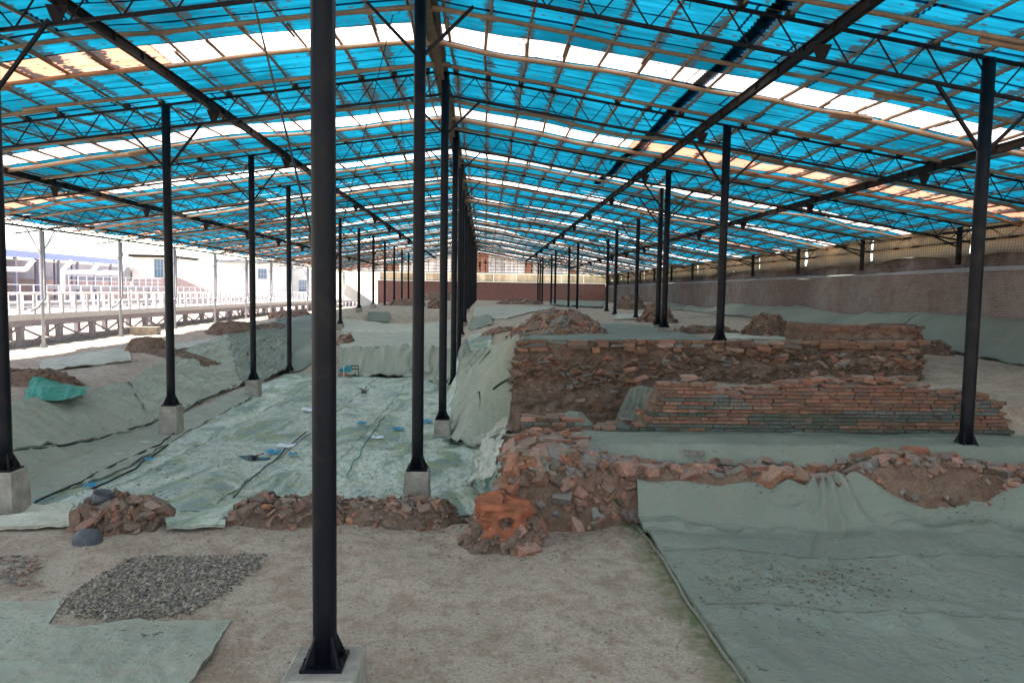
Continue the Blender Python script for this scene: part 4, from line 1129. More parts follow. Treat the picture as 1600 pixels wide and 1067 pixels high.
# left plateau heaps
mound('rounded brown soil heap beside the walkway, left of the first inner column', 188, 262, 552, 420, .55, 1.2, .03, .09, [M_brickb, M_earth2, M_sherd], name='soil_heap', seed=13, cap=20, cm=M_earth2, kinds=('chunk',))
mound('wide tan soil heap on the left plateau between the first and second inner columns', 312, 400, 525, 500, .62, 1.8, .04, .11, [M_earth2, M_brickb], name='soil_heap', seed=14, cap=20, kinds=('chunk',))
mound('brown rough soil ridge behind the green net at the left edge', -60, 120, 606, 500, .34, 1.0, .04, .14, [M_earth2, M_earth, M_brickb], name='soil_heap', seed=15, cap=40, cm=M_earth2, kinds=('chunk', 'broken'), shape=2.6)
mound('low uneven earth lump on the plateau edge behind the first inner column', 215, 350, 567, 260, .26, 1.3, .04, .12, [M_earth2, M_earth], name='soil_heap', seed=16, cap=30, cm=M_earth, kinds=('chunk',))
mound('scatter of pale broken bricks on the plateau left of the second inner column', 375, 455, 520, 240, .26, 1.8, .06, .22, [M_mix, M_brickb, M_sherd], seed=17, cap=80)
mound('reddish rubble bank on the far plateau left of the foreground column', 405, 487, 497, 260, .4, 2.4, .08, .25, [M_sherd, M_mix], seed=18, cap=40, minpx=3)
mound('rocky rubble below the first column right of the foreground column', 524, 552, 540, 120, .35, 1.0, .08, .3, [M_brickb, M_mix], seed=19, cap=40)
mound('red brick rubble strip along the top of the dirt step', 600, 665, 478, 300, .45, 2.2, .10, .35, [M_sherd, M_brick, M_mix], seed=20, cap=60, minpx=3)
mound('reddish rubble strip before the far red wall, right of the ridge columns', 775, 850, 476, 300, .40, 2.5, .10, .35, [M_sherd, M_mix], seed=21, cap=60, minpx=3)
mound('grey stone hump before the far red wall, left of the ridge columns', 655, 725, 470, 200, .9, 3.0, .12, .4, [M_mix], seed=22, cap=60, minpx=3)
mound('yellowish earth bank at the foot of the far red wall', 725, 900, 468, 160, 1.0, 3.2, .12, .4, [M_mix, M_earth2], seed=23, cap=30, minpx=3)
mound('small dark red brick box remnant on the dirt step', 668, 692, 482, 90, .55, .9, .15, .4, [M_brickb, M_sherd], seed=24, cap=40, cm=M_earth, minpx=3)
mound('row of small upright broken bricks on the block top, left of the platform', 1207, 1240, 528, 14, .10, .3, .12, .2, [M_brickw, M_brick], seed=25, cap=14, z=2.5)

# ------------------------------------------------------------------ sheets laid over the dig
TP = 'green-grey protective sheet'
drape('ground_sheet', 'small worn grey-green sheet at the left edge, left of the gravel patch corner', [[(-80, 950), (40, 944), (103, 941)], [(-80, 1004), (74, 988)]], M_tarp, .035, .02, .028, (1, 1.3), 2.2, seed=2)
drape('ground_sheet', 'crumpled grey-green sheet in the bottom left corner, below the gravel patch', [[(-80, 998), (72, 984), (150, 985), (203, 976), (280, 979), (363, 976)], [(-110, 1130), (262, 1130)]], M_tarp, .032, .03, .04, (1, 1.2), 2.4, seed=3)
# big sheet hung on the rubble wall and spread over the floor
ptx = [(995, 752), (1040, 757), (1120, 758), (1200, 757), (1250, 754), (1292, 751), (1345, 752), (1400, 768), (1470, 776), (1530, 774), (1570, 765), (1640, 756), (1740, 756)]
top = [atY(px, py, 10.5) for px, py in ptx]
TXx = [p[0] for p in top]; TXz = [p[2] for p in top]
def zdr(X, Y, Zt):
    t = sst(9.98, 10.56, Y) ** 1.2
    zt = np.interp(X, TXx, TXz)
    pin = np.exp(-((X - TXx[5]) / .9) ** 2)
    fold = .085 * np.sin(np.arctan2(X - TXx[5], 10.7 - Y) * 13 + 1.3 * vnoise(X * 2, Y * 2, 8)) * np.exp(-np.hypot(X - TXx[5], 10.6 - Y) / .95)
    sw = (.15 * fbm(X * .8 + Y * 1.6, Y * 3.2 - X * .5, 3, 15) - .13 * np.maximum(0, ridged(X * .7 - Y * 1.2, Y * 2.6 + X * .35, 2, 19) - .5)) * sst(9.6, 10.15, Y)
    return np.maximum(Zt, 0) * (1 - t) + (zt + .02) * t + fold * sst(9.3, 10.0, Y) + sw * (1 - t * .6) + .045 * sst(.35, .95, ridged(X * .5 + 4, Y * .6, 2, 33))
fl = [atz(p[0], p[1], .2)[:2] for p in ((998, 826), (1040, 880), (1082, 950), (1163, 1067), (1300, 1250))]
rows = [[tuple(p[:2]) for p in top]]
for f in fl: rows.append([tuple(f), (f[0] + 4.5, f[1]), (TXx[-1] + .2, f[1])])
BIG = drape('ground_sheet', 'large teal-grey sheet hung on the rubble wall and spread over the right foreground floor', rows, M_tarp2, .03, .024, .05, (1, .8), 1.1, pix=False, zf=zdr, seed=5, jag=.01, maxn=300)
def on_sheet(o, xy):
    V = np.array([v.co[:] for v in o.data.vertices]) + np.array(o.location[:]); out = []
    for x, y in xy:
        k = np.argmin((V[:, 0] - x) ** 2 + (V[:, 1] - y) ** 2 - (V[:, 2] > 0) * 0); out.append((x, y, V[k, 2]))
    return np.array(out)
def seam(o, pts, r=.006, name='seam', m=None):
    P = resample(np.array([atz(*p, .22)[:2] for p in pts]), 90); P[:, 1] += .02 * fbm(P[:, 0] * 1.5, P[:, 0] * 0, 3, 8); Q = on_sheet(o, P); Q[:, 2] = np.convolve(np.pad(Q[:, 2], 2, mode='edge'), np.ones(5) / 5, 'valid') + .006
    mb = MB(); mb.tube(Q, r, 5); mb.obj(name, m or M_tarpd, o, True)
seam(BIG, [(1012, 868), (1120, 866), (1260, 872), (1400, 874), (1600, 868)])
seam(BIG, [(1100, 952), (1195, 953), (1310, 961), (1450, 962), (1620, 966)])
seam(BIG, [(1276, 832), (1272, 850), (1266, 872)], .016, 'puckered_seam', M_tarp2)
def litter(name, n, fx, m, label=None, parent=None, smin=.012, smax=.035, surf=None):
    mb = MB()
    for _ in range(n):
        w = fx()
        if w is None: continue
        s_ = rng.uniform(smin, smax); a = rng.uniform(0, 6.28); c_, d_ = math.cos(a) * s_, math.sin(a) * s_; k = rng.uniform(.3, .6)
        x, y, z = w; h1, h2 = rng.uniform(0, .5) * s_, rng.uniform(0, .5) * s_
        mb.add([(x - c_, y - d_, z + .004), (x + d_ * k, y - c_ * k, z + .006 + h1), (x + c_, y + d_, z + .004 + h2), (x - d_ * k, y + c_ * k, z + .012)], [(0, 1, 2), (0, 2, 3)], 0, rng.random())
    o = mb.obj(name, m, parent); o['kind'] = 'stuff'
    if label: tag(o, label, 'litter')
    return o
VB = np.array([v.co[:] for v in BIG.data.vertices]) + np.array(BIG.location[:]); VB = VB[VB[:, 1] < 9.6]
def fb():
    c = atz(rng.gauss(1290, 95), rng.gauss(915, 26), .23)
    k = np.argmin((VB[:, 0] - c[0]) ** 2 + (VB[:, 1] - c[1]) ** 2); return (c[0], c[1], VB[k, 2])
def fb2():
    v = VB[rng.randrange(len(VB))]; return (v[0], v[1], v[2])
M_leaf = m_brick('dead_leaves', [(0, (.20, .12, .07)), (.3, (.12, .08, .05)), (.6, (.28, .20, .12)), (.85, (.36, .32, .26))], .0)
litter('leaf_litter', 420, fb, M_leaf, None, BIG); litter('leaf_crumbs', 300, fb2, M_leaf, None, BIG, .006, .018)
mb = MB(); e = [(float(f[0]) - .02, float(f[1]), .235) for f in fl]; E = resample(e, 60); E[:, 0] += .02 * fbm(E[:, 1] * 2, E[:, 1] * 0, 3, 4); E[:, 2] = G(E[:, 0], E[:, 1]) + .025; mb.tube(E, .022, 7); o = mb.obj('rolled_hem', M_tarpd, None, True); tag(o, 'dark rolled sheet edge lying along the algae line on the dirt floor', 'rolled hem')
drape('ground_sheet', 'blue-grey sheet lying on the floor strip between the rubble wall and the brick wall', [[(xat(915, 2.04), 12.28), (4, 12.31), (xat(1600, 2.04) + 1, 12.3)], [(xat(905, 1.93), 11.3), (2.2, 11.05), (4, 11.0), (xat(1600, 1.93) + 1.2, 11.0)]], M_tarp2, .05, .025, .025, (.6, 1.4), 2, pix=False, seed=6, surf=wsurf)
# pit floor strips
edges = [-1540, -1190, -820, -540, -255, 25]
labs = ['outermost left of the five long wet sheets on the pit floor, touching the left bank', 'second from left of the five long wet pit floor sheets, beside the first inner column', 'middle one of the five long wet pit floor sheets, with a puddle on it', 'fourth from left of the five long wet pit floor sheets, under the foreground column', 'rightmost of the five long wet pit floor sheets, carrying the ridge column blocks']
for i in range(5):
    a, b = edges[i] * U - .06, edges[i + 1] * U + .10
    drape('pit_floor_sheet', labs[i], [[(a, 30.5), (b, 30.5)], [(a, 20), (b, 20)], [(a - .1, 11.35), (b - .1, 11.35)]], M_tarpw, .085, .018 + .014 * (i % 2), .03, (1.2, .8), 1.3, pix=False, seed=20 + i, jag=.06, group='long sheets on the pit floor')
# left bank
B = 'bank_sheet'
drape(B, 'green-grey sheet on the near left bank under the green net', [[(-90, 668), (-20, 650), (35, 634), (120, 612), (205, 598)], [(-90, 735), (-20, 716), (60, 703), (150, 692), (238, 668)]], M_tarp, .06, .05, .10, (1, 1.2), 1.2, seed=30)
drape(B, 'green-grey sheet with a deep fold on the left bank behind the first inner column', [[(200, 600), (262, 562), (300, 545), (356, 527)], [(236, 668), (300, 638), (378, 603)]], M_tarp, .06, .06, .13, (1.3, .7), 1.1, seed=31)
drape(B, 'gathered pale green sheet fanning out between the second and third inner columns', [[(354, 527), (400, 521), (445, 498)], [(376, 606), (410, 598), (456, 582)]], M_tarp2, .06, .07, .16, (1.6, .6), 1.3, seed=32)
drape(B, 'smooth teal sheet on the bank just left of the foreground column', [[(440, 500), (500, 492)], [(452, 584), (500, 560)]], M_tarp2, .08, .05, .05, (1, 1), 1.0, seed=33)
drape(B, 'long brownish-green sheet at the foot of the left bank around the first inner column block', [[(-120, 740), (-20, 715), (100, 700), (235, 665), (310, 640), (385, 606)], [(-120, 850), (-10, 800), (100, 772), (200, 735), (290, 680), (390, 625)]], M_tarp, .06, .04, .06, (.7, 1.3), 1.3, seed=34)
drape(B, 'humped pale sheet left of the short tile heap', [[(-90, 805), (-10, 800), (60, 797), (112, 790)], [(-90, 838), (0, 834), (108, 832)]], M_tarpp, .035, .05, .09, (.8, 1.2), 1.2, seed=35)
drape(B, 'pale green sheet filling the gap between the two left tile heaps', [[(262, 790), (300, 792), (372, 795)], [(258, 833), (300, 830), (352, 826)]], M_tarpw, .035, .05, .05, (1, 1), 1.3, seed=36)
drape(B, 'grey sheet on the left plateau beside the walkway', [[(60, 568), (140, 552), (200, 545)], [(60, 590), (100, 578), (205, 566)]], M_tarpp, .12, .04, .05, seed=37)
drape(B, 'grey sheet with a dark lifted edge on the plateau behind the first inner column', [[(265, 540), (350, 530)], [(275, 548), (345, 541)]], M_tarpp, .12, .05, .06, seed=38)
# far end of the pit
drape('step_sheet', 'pale sheet hanging in gathered folds down the first step beyond the pit', [[(530, 548), (600, 545), (650, 543), (712, 548)], [(528, 590), (600, 592), (650, 590), (708, 588)]], M_tarp, .07, .05, .2, (1.6, .35), 1.1, seed=40)
drape('step_sheet', 'smooth pale sheet lying on the terrace above the first step', [[(532, 518), (600, 521), (665, 521), (722, 515)], [(531, 548), (600, 546), (650, 545), (712, 550)]], M_tarpp, .12, .06, .08, (.5, 1), .8, seed=41)
drape('step_sheet', 'pale sheet sloping up to the foot of the dirt step', [[(536, 500), (600, 508), (665, 508), (725, 498)], [(533, 520), (600, 524), (665, 523), (722, 518)]], M_tarpp, .14, .05, .07, seed=42)
drape('step_sheet', 'small square pale green patch of sheet lying on the dirt step', [[(577, 489), (609, 489)], [(573, 505), (608, 508)]], M_tarp2, .12, .06, .04, seed=43)
# right slope of the pit
S = 'slope_sheet'
drape(S, 'large pale wrinkled sheet on the slope left of the earth block', [[(722, 566), (742, 556), (770, 547), (812, 541)], [(712, 600), (750, 600), (806, 592)], [(704, 650), (745, 655), (797, 650)], [(700, 690), (745, 705), (790, 688)]], M_tarp, .045, .05, .16, (1.2, .9), 1.1, seed=50, jag=.04)
drape(S, 'teal sheet tucked under the earth ledge beside the fourth ridge column', [[(716, 557), (735, 553), (762, 548)], [(716, 585), (740, 577), (764, 560)]], M_tarp2, .06, .09, .10, seed=51)
drape(S, 'twisted light sheet running down between the earth block and the pit floor', [[(757, 690), (792, 668)], [(738, 730), (780, 720)], [(735, 765), (770, 758)]], M_tarpp, .035, .07, .13, (1.4, .9), 1.8, seed=52, jag=.08)
drape(S, 'dark crumpled sheet end beside the corner of the rubble wall', [[(752, 728), (790, 715)], [(742, 775), (792, 772)]], M_tarpw, .03, .06, .12, (1.3, 1.1), 2.4, seed=53, jag=.08)
# upper ground
drape('upper_sheet', 'smooth grey-green sheet on top of the earth block', [[(868, 512), (940, 507), (1028, 509)], [(818, 534), (960, 534), (1122, 533)]], M_tarp2, .07, .03, .03, (.7, 1.2), 1.2, seed=60)
drape('upper_sheet', 'pale strip of sheet between the edge column and the raised brick platform', [[(1132, 522), (1200, 523), (1240, 527)], [(1132, 531), (1200, 532), (1290, 533)]], M_tarpp, .07, .03, .03, seed=61)
drape('upper_sheet', 'folded teal sheets on the upper ground beside the last block of the central row', [[(738, 497), (768, 496)], [(732, 515), (770, 510)]], M_tarp2, .12, .05, .09, seed=62)
drape('upper_sheet', 'broad grey sheet covering the distant ground right of the ridge columns', [[(742, 480), (800, 480), (870, 481)], [(738, 498), (790, 500), (838, 488)]], M_tarpp, .2, .04, .06, seed=63)
drape('upper_sheet', 'teal sheet on the distant ground beyond the wide stone mound', [[(855, 470), (950, 469)], [(862, 478), (940, 482)]], M_tarp2, .2, .06, .12, seed=64)
drape('upper_sheet', 'small pale sheet between the far right columns and the brick stack', [[(962, 492), (1002, 492)], [(958, 500), (1004, 500)]], M_tarpp, .15, .03, .05, seed=65)
# sheets leaning on the brick wall
wl = [(17.0, 26.6, 'large smooth dark sheet leaning on the right brick wall behind the right edge column'), (26.2, 36.8, 'sheet with a dark vertical gap leaning on the wall behind the raised brick platform'), (36.4, 47.5, 'folded sheet leaning on the wall behind the brown earth hump'), (47.0, 61, 'sheet slumped from the wall behind the nearest inner right column'), (62, 78, 'distant slumped sheet against the wall by the tall brick stack')]
for i, (a, b, lab) in enumerate(wl):
    def zw(X, Y, Zt, i=i, a=a, b=b):
        t = sst(2770 * U, 3072 * U, X); q = (Y - a) / (b - a)
        zt = Z(-92) - .22 * np.sin(q * math.pi) ** 2 * (1 if i % 2 else .3) - (.25 if i > 2 else 0)
        fold = (.26 * (1 - np.abs(np.sin(Y * .75 + X * .25 * (-1) ** i + 1.8 * vnoise(Y * .3, X * .25, i + 70)))) ** 2.5 * (.35 + .65 * sst(-.2, .6, vnoise(Y * .22, X * .1, i + 5))) + .10 * fbm(Y * 1.2, X * .5, 3, i + 30)) * np.sin(np.clip(t, 0, 1) * 3.1) ** .5 
        return Zt * (1 - t) + (zt - .02) * t + fold
    r0 = [(3064 * U, a), (3066 * U, (a + b) / 2), (3064 * U, b)]; r1 = [(2760 * U, a - .2), (2800 * U, (a + b) / 2), (2730 * U, b + .3)]
    drape('wall_sheet', lab, [r0, r1], M_tarp2 if i < 2 else M_tarp, .08, .03, .05, (.5, 1.4), .8, pix=False, zf=zw, seed=80 + i)
# free hanging or tented sheets from 3D corner grids
def sheet3(name, label, rowsP, m, wr=.03, n=34, seed=1, cat='tarpaulin'):
    Rr = [resample(r, n) for r in rowsP]; P = []
    for a, b in zip(Rr[:-1], Rr[1:]):
        for j in range(n // (len(Rr) - 1)): P.append(a + (b - a) * j / (n // (len(Rr) - 1)))
    P.append(Rr[-1]); P = np.array(P); mN = len(P)
    uu, vv = np.meshgrid(np.linspace(0, 1, mN), np.linspace(0, 1, n), indexing='ij')
    w = ridged(vv * 5 + .6 * vnoise(uu * 3, vv * 3, seed), uu * 1.3, 3, seed) * wr * .6 + fbm(uu * 9, vv * 9, 3, seed + 3) * wr * .5
    P[..., 1] -= w; P[..., 2] += w * .5
    V = P.reshape(-1, 3); V2 = V + (0, .012, -.006); Fc = list(gridfaces(mN, n)); k = len(V)
    F2 = [tuple(k + i for i in f[::-1]) for f in Fc]
    o = obj(name, np.concatenate([V, V2]), [tuple(f) for f in Fc] + F2, m, None, True); return tag(o, label, cat)
q = lambda px, py, d: atY(px, py, d * 6)
sheet3('leaning_sheet', 'dark green-grey sheet leaning in the hollow at the left end of the tall brick courses', [[q(983, 607, 2.62), q(1000, 602, 2.62), q(1022, 606, 2.6)], [q(968, 640, 2.42), q(1000, 640, 2.5), q(1012, 640, 2.42)], [q(954, 672, 2.28), q(985, 673, 2.25), q(1003, 674, 2.25)]], M_tarpd, .05, seed=3)
sheet3('leaning_sheet', 'low teal sheet bunched over a hump behind the lowest bricks', [[q(868, 656, 2.6), q(890, 641, 2.6), q(908, 643, 2.6), q(925, 662, 2.55)], [q(850, 668, 2.3), q(890, 664, 2.3), q(925, 670, 2.3)]], M_tarp2, .06, seed=5)
sheet3('green_net', 'bright green netting bunched into a low tent on the plateau edge at far left', [[q(50, 586, 3.25), q(62, 588, 3.22), q(100, 600, 3.2), q(138, 604, 3.1)], [q(42, 608, 3.0), q(70, 606, 2.98), q(105, 610, 3.0), q(134, 612, 2.98)], [q(36, 630, 2.85), q(70, 626, 2.82), q(110, 624, 2.85), q(130, 618, 2.9)]], M_net, .07, seed=7, cat='netting')
# ropes and seams
def floorline(pts, r, label, m=M_rope, cat='rope', lift=.03, name='rope'):
    P = np.array([hit(*p) for p in pts]); P = resample(P, 60); P[:, 0] += .04 * fbm(P[:, 0] * 1.5, P[:, 1] * 1.5, 2, 9); P[:, 2] = G(P[:, 0], P[:, 1]) + lift + .02
    mb = MB(); mb.tube(P, r, 6); o = mb.obj(name, m, None, True); tag(o, label, cat)
floorline([(20, 712), (100, 702), (150, 692), (235, 666), (290, 640), (380, 600)], .022, 'dark rope weighting the sheet seam along the foot of the left bank', lift=.06)
floorline([(60, 792), (150, 745), (250, 700), (285, 672)], .02, 'dark rope crossing the sheets in front of the first inner column block', lift=.06)
floorline([(145, 770), (210, 738), (262, 700)], .02, 'thin second rope lying beside the thicker one before the column block', lift=.06)
floorline([(345, 530), (375, 545), (390, 560)], .025, 'short dark rope crossing the bank sheets beside the second inner column', lift=.09)
floorline([(400, 520), (420, 545), (455, 580)], .025, 'dark cord running down the gathered bank sheets to the third inner column', lift=.12)
floorline([(770, 622), (798, 606)], .03, 'dark cord across the pale wrinkled sheet beside the earth block', lift=.16)
floorline([(545, 745), (570, 700), (600, 655)], .012, 'thin green cord lying along the pit floor toward the far step', M_net, lift=.05)
floorline([(362, 783), (420, 730), (478, 679)], .012, 'thin dark cord along the pit floor left of the foreground column', lift=.05)
floorline([(735, 703), (742, 670), (748, 640), (742, 620)], .02, 'green-black hose curling beside the second ridge column block', lift=.10, cat='hose', name='hose')

# puddle, scraps, small things on the pit floor
def blob(name, px, py, w, h, z, m, label, cat, kind=None, sd=1):
    c = hit(px, py); z -= .035; n = 40; V = [(c[0], c[1], c[2] + z)]
    for k in range(n):
        a = 2 * math.pi * k / n; r = 1 + .35 * float(fbm(math.cos(a) * 1.5 + sd, math.sin(a) * 1.5, 3, sd)); V.append((c[0] + w * r * math.cos(a), c[1] + h * r * math.sin(a), c[2] + z))
    Fc = [(0, 1 + k, 1 + (k + 1) % n) for k in range(n)]; o = obj(name, V, Fc, m); tag(o, label, cat, kind=kind); return o
t = NT('puddle_water'); M_water = t.out((.015, .035, .032), .06, None, 0, .6)
blob('puddle', 408, 716, .42, .30, .085, M_water, 'dark still puddle on the wet pit sheets left of the foreground column', 'puddle', 'structure', 3)
blob('puddle', 720, 690, .4, .25, .08, M_water, None, None, 'structure', 9)
for i, (px, py, s, lab) in enumerate(((428, 713, .12, 'bright blue plastic scrap beside the dark puddle'), (458, 716, .07, 'small blue plastic scrap touching the left side of the foreground column'), (232, 724, .07, 'tiny blue plastic scrap on the leftmost wet sheet'), (142, 766, .09, 'blue plastic scrap near the short tile heap'), (566, 667, .11, 'flat blue plastic scrap right of the foreground column'), (622, 676, .11, 'crumpled blue plastic scrap just left of the tall ridge column'), (668, 664, .12, 'blue plastic scrap between the first two ridge column blocks'), (768, 756, .06, 'small blue scrap by the crumpled sheet end'))):
    c = hit(px, py); n = 9; V = []
    for a in range(n):
        for b in range(n):
            u, v = (a / (n - 1) - .5), (b / (n - 1) - .5); V.append((c[0] + u * s * 2.4 + .2 * s * float(vnoise(u * 5, v * 5, i)), c[1] + v * s * 2 + .3 * s * float(vnoise(u * 5, v * 5, i + 9)), c[2] + .085 + s * .35 * (1 + float(vnoise(u * 6 + i, v * 6, 3)))))
    o = obj('plastic_scrap', V, gridfaces(n, n), M_blue, None, True); tag(o, lab, 'plastic scrap')
for i, (px, py, s, lab) in enumerate(((447, 704, .16, 'torn white plastic sheet lying above the blue scrap'), (590, 690, .12, 'small torn white plastic piece right of the foreground column'), (492, 646, .30, 'pale yellowish strip of plastic behind the foreground column'))):
    c = hit(px, py); n = 9; V = []
    for a in range(n):
        for b in range(n):
            u, v = (a / (n - 1) - .5), (b / (n - 1) - .5); V.append((c[0] + u * s * 2.4, c[1] + v * s * (1.2 + .5 * float(vnoise(u * 5, v * 5, i + 9))), c[2] + .09 + s * .25 * (1 + float(vnoise(u * 6 + i, v * 6, 3)))))
    o = obj('plastic_scrap', V, gridfaces(n, n), M_white, None, True); tag(o, lab, 'plastic scrap')
# pump
c = hit(543, 590); pm = thing('water_pump', c, 'small teal water pump on a brick base with a pipe frame, on the pit floor', 'pump')
mb = MB(); mb.tube([(c[0] - .32, c[1], c[2] + .33), (c[0] - .1, c[1], c[2] + .33), (c[0] - .1, c[1], c[2] + .33), (c[0] + .0, c[1], c[2] + .33)][0:2], .10, 14); mb.obj('motor', M_pump, pm, True)
mb = MB(); mb.tube([(c[0] + .05, c[1] - .07, c[2] + .36), (c[0] + .05, c[1] + .09, c[2] + .36)], .13, 14); mb.box((c[0] - .06, c[1] - .05, c[2] + .40), (c[0] + .10, c[1] + .05, c[2] + .52)); mb.obj('impeller_housing', M_pump, pm)
mb = MB(); mb.tube([(c[0] + .1, c[1], c[2] + .36), (c[0] + .45, c[1], c[2] + .36)], .02, 6); mb.tube([(c[0] + .45, c[1], c[2] + .5), (c[0] + .45, c[1], c[2] - .05)], .015, 6); mb.tube([(c[0] + .12, c[1], c[2] + .5), (c[0] + .45, c[1], c[2] + .5)], .02, 6); mb.obj('pipe_frame', M_steel, pm)
mb = MB(); mb.tube([(c[0] - .12, c[1] - .15, c[2] - .02), (c[0] - .12, c[1] - .15, c[2] + .5)], .016, 6); mb.obj('stake', M_white, pm)
for k in range(5): put('base_brick', shmesh('brick', k, M_brick), pm, (c[0] - .25 + .12 * (k % 3), c[1], c[2] + .08 + .07 * (k // 3)), (0, 0, rng.uniform(-.3, .3)), (.26, .14, .07))
c = hit(568, 616); mb = MB()
for k in range(16):
    a = rng.uniform(0, 6.28); l = rng.uniform(.1, .26); mb.tube([(c[0] + rng.uniform(-.1, .1), c[1], c[2] + .05), (c[0] + math.cos(a) * l, c[1] + math.sin(a) * l, c[2] + rng.uniform(.06, .3))], .012, 5)
tag(mb.obj('twig_clump', M_plank), 'small clump of twigs and debris on the wet sheets in front of the pump', 'twigs')
c = hit(233, 523); mb = MB(); mb.box((c[0] - .9, c[1] - .2, c[2]), (c[0] + .5, c[1] + .25, c[2] + .42)); tag(mb.obj('stone_block', M_conc), 'pale rectangular concrete slab lying at the foot of the walkway posts', 'slab')

# ------------------------------------------------------------------ walls round the shelter
WX = 3080 * U
w = thing('boundary_wall', (WX, 45, 1), 'long weathered grey-purple brick wall closing the right side of the dig', 'brick wall')
ys = np.linspace(2, 99, 160)
def vwall(name, x0, x1, zb, zt, m, amp=.0, sd=1):
    """solid wall piece along Y"""
    zz = np.linspace(zb, zt, 10); A, Bq = np.meshgrid(ys, zz, indexing='ij')
    V = np.stack([x0 + amp * fbm(A * .25, Bq * .5, 3, sd), A, Bq + .03 * fbm(A * .3, A * 0, 2, sd + 1) * (Bq - zb) / (zt - zb)], -1).reshape(-1, 3); F1 = list(map(tuple, gridfaces(len(ys), 10)))
    n = len(V); V2 = V.copy(); V2[:, 0] = x1; F2 = [tuple(n + i for i in f[::-1]) for f in F1]
    top = [(i * 10 + 9, (i + 1) * 10 + 9, n + (i + 1) * 10 + 9, n + i * 10 + 9) for i in range(len(ys) - 1)]
    return obj(name, np.concatenate([V, V2]), F1 + F2 + top, m, w)
vwall('brick_face', WX, WX + .45, .4, Z(175), M_rwall, .05, 3)
vwall('plaster_ledge', WX + .02, WX + .5, Z(176), Z(196), M_grey, .03, 5)
vwall('upper_brick_face', WX + .22, WX + .46, Z(197), Z(300), M_rwall2, .03, 7)
# woven screens hung between the stub posts
for n in range(0, 15):
    y0 = TR[n] * 6 + .05; y1 = y0 + 6.2
    yy = np.linspace(y0, y1, 40); zz = np.linspace(0, 1, 12); A, Bq = np.meshgrid(yy, zz, indexing='ij')
    ph = (A - y0) / 6.2
    zt = Z(478) - .12 * np.sin(ph * math.pi) * (.4 + .6 * ((n * 7) % 3) / 2) ; zb_ = Z(272) + .10 * vnoise(A * .8, A * 0, n) + .10 * np.sin(ph * math.pi) * (n % 3 == 0)
    zv = zb_ + (zt - zb_) * Bq
    V = np.stack([WX + .05 + .07 * np.sin(A * 2.2 + n) * Bq + .05 * fbm(A * 1.5, Bq * 2, 2, n), A, zv], -1).reshape(-1, 3)
    o = obj('woven_screen', V, gridfaces(40, 12), M_screen, None, True)
    tag(o, {2: 'woven bamboo screen at the right edge, bright under the eave', 3: 'sagging woven bamboo screen left of the tall right column', 4: 'wavy woven screen with a light gap below, over the raised platform', 5: 'woven screen under the eave above the brown earth hump', 6: 'woven screen just right of the column on the block edge'}.get(n, 'woven bamboo screen hung between the eave posts over the brick wall'), 'screen', 'woven screens along the right eave')
# far end wall
FY = 97.5
fw = thing('end_wall', (2, FY, 1), 'low red brick wall across the far end of the shelter', 'brick wall')
mb = MB(); mb.box((-2700 * U, FY, 1.2), (WX - .1, FY + .4, Z(232))); mb.obj('brick_face', M_fwall, fw)
mb = MB(); mb.box((-2700 * U, FY - .05, Z(233)), (WX - .1, FY + .45, Z(250))); mb.obj('coping', M_owall, fw)
M_sc2 = m_sheet('cream_cloth', (.66, .54, .36), (.45, .3, .18), .1, 0, 0)
es = thing('end_screen', (2, FY, Z(250)), 'cream cloth and lattice screen filling the far gable above the red wall', 'screen')
for k in range(10):
    a = -2650 * U + k * (WX + 2650 * U) / 10; b = a + (WX + 2650 * U) / 10 - .04
    xx = np.linspace(a, b, 14); zz = np.linspace(Z(256), Z(455), 6); A, Bq = np.meshgrid(xx, zz, indexing='ij')
    obj('cloth_panel', np.stack([A, FY + .1 + .06 * np.sin(A * 2.3), Bq], -1).reshape(-1, 3), gridfaces(14, 6), M_sc2, es, True)
mb = MB(); mb.box((-3500 * U, FY - .25, Z(466)), (WX, FY - .05, Z(486))); mb.obj('eave_beam', M_steelr, es)
x = -3300 * U
while x < WX - 1:
    xb = x + 1.02; zt0 = float(chord(x)) + .05; zt1 = float(chord(xb)) + .05; z0 = Z(488)
    if min(zt0, zt1) > z0 + .1:
        k = int((x + 40) * 3.7) % 9
        obj('gable_panel', [(x, FY, z0), (xb - .03, FY, z0), (xb - .03, FY, zt1), (x, FY, zt0)], [(0, 1, 2, 3)], M_sheeto if k in (1, 6) else M_sheetw, es)
        mb = MB(); mb.bar((x, FY - .06, z0), (x, FY - .06, zt0), .07); mb.obj('gable_batten', M_bam, es)
    x += 1.02
mb = MB()
for z in (Z(560), Z(640), Z(720)): 
    hx = (985 - (z / U - 675)) / .158 * U; mb.bar((XR - hx * 1.05, FY - .12, z), (XR + hx, FY - .12, z), .06)
mb.obj('gable_rail', M_steelr, es)
mb = MB(); mb.bar((-3000 * U, 93, 1.0), (-2150 * U, 93, 3.6), 1.2, .5)
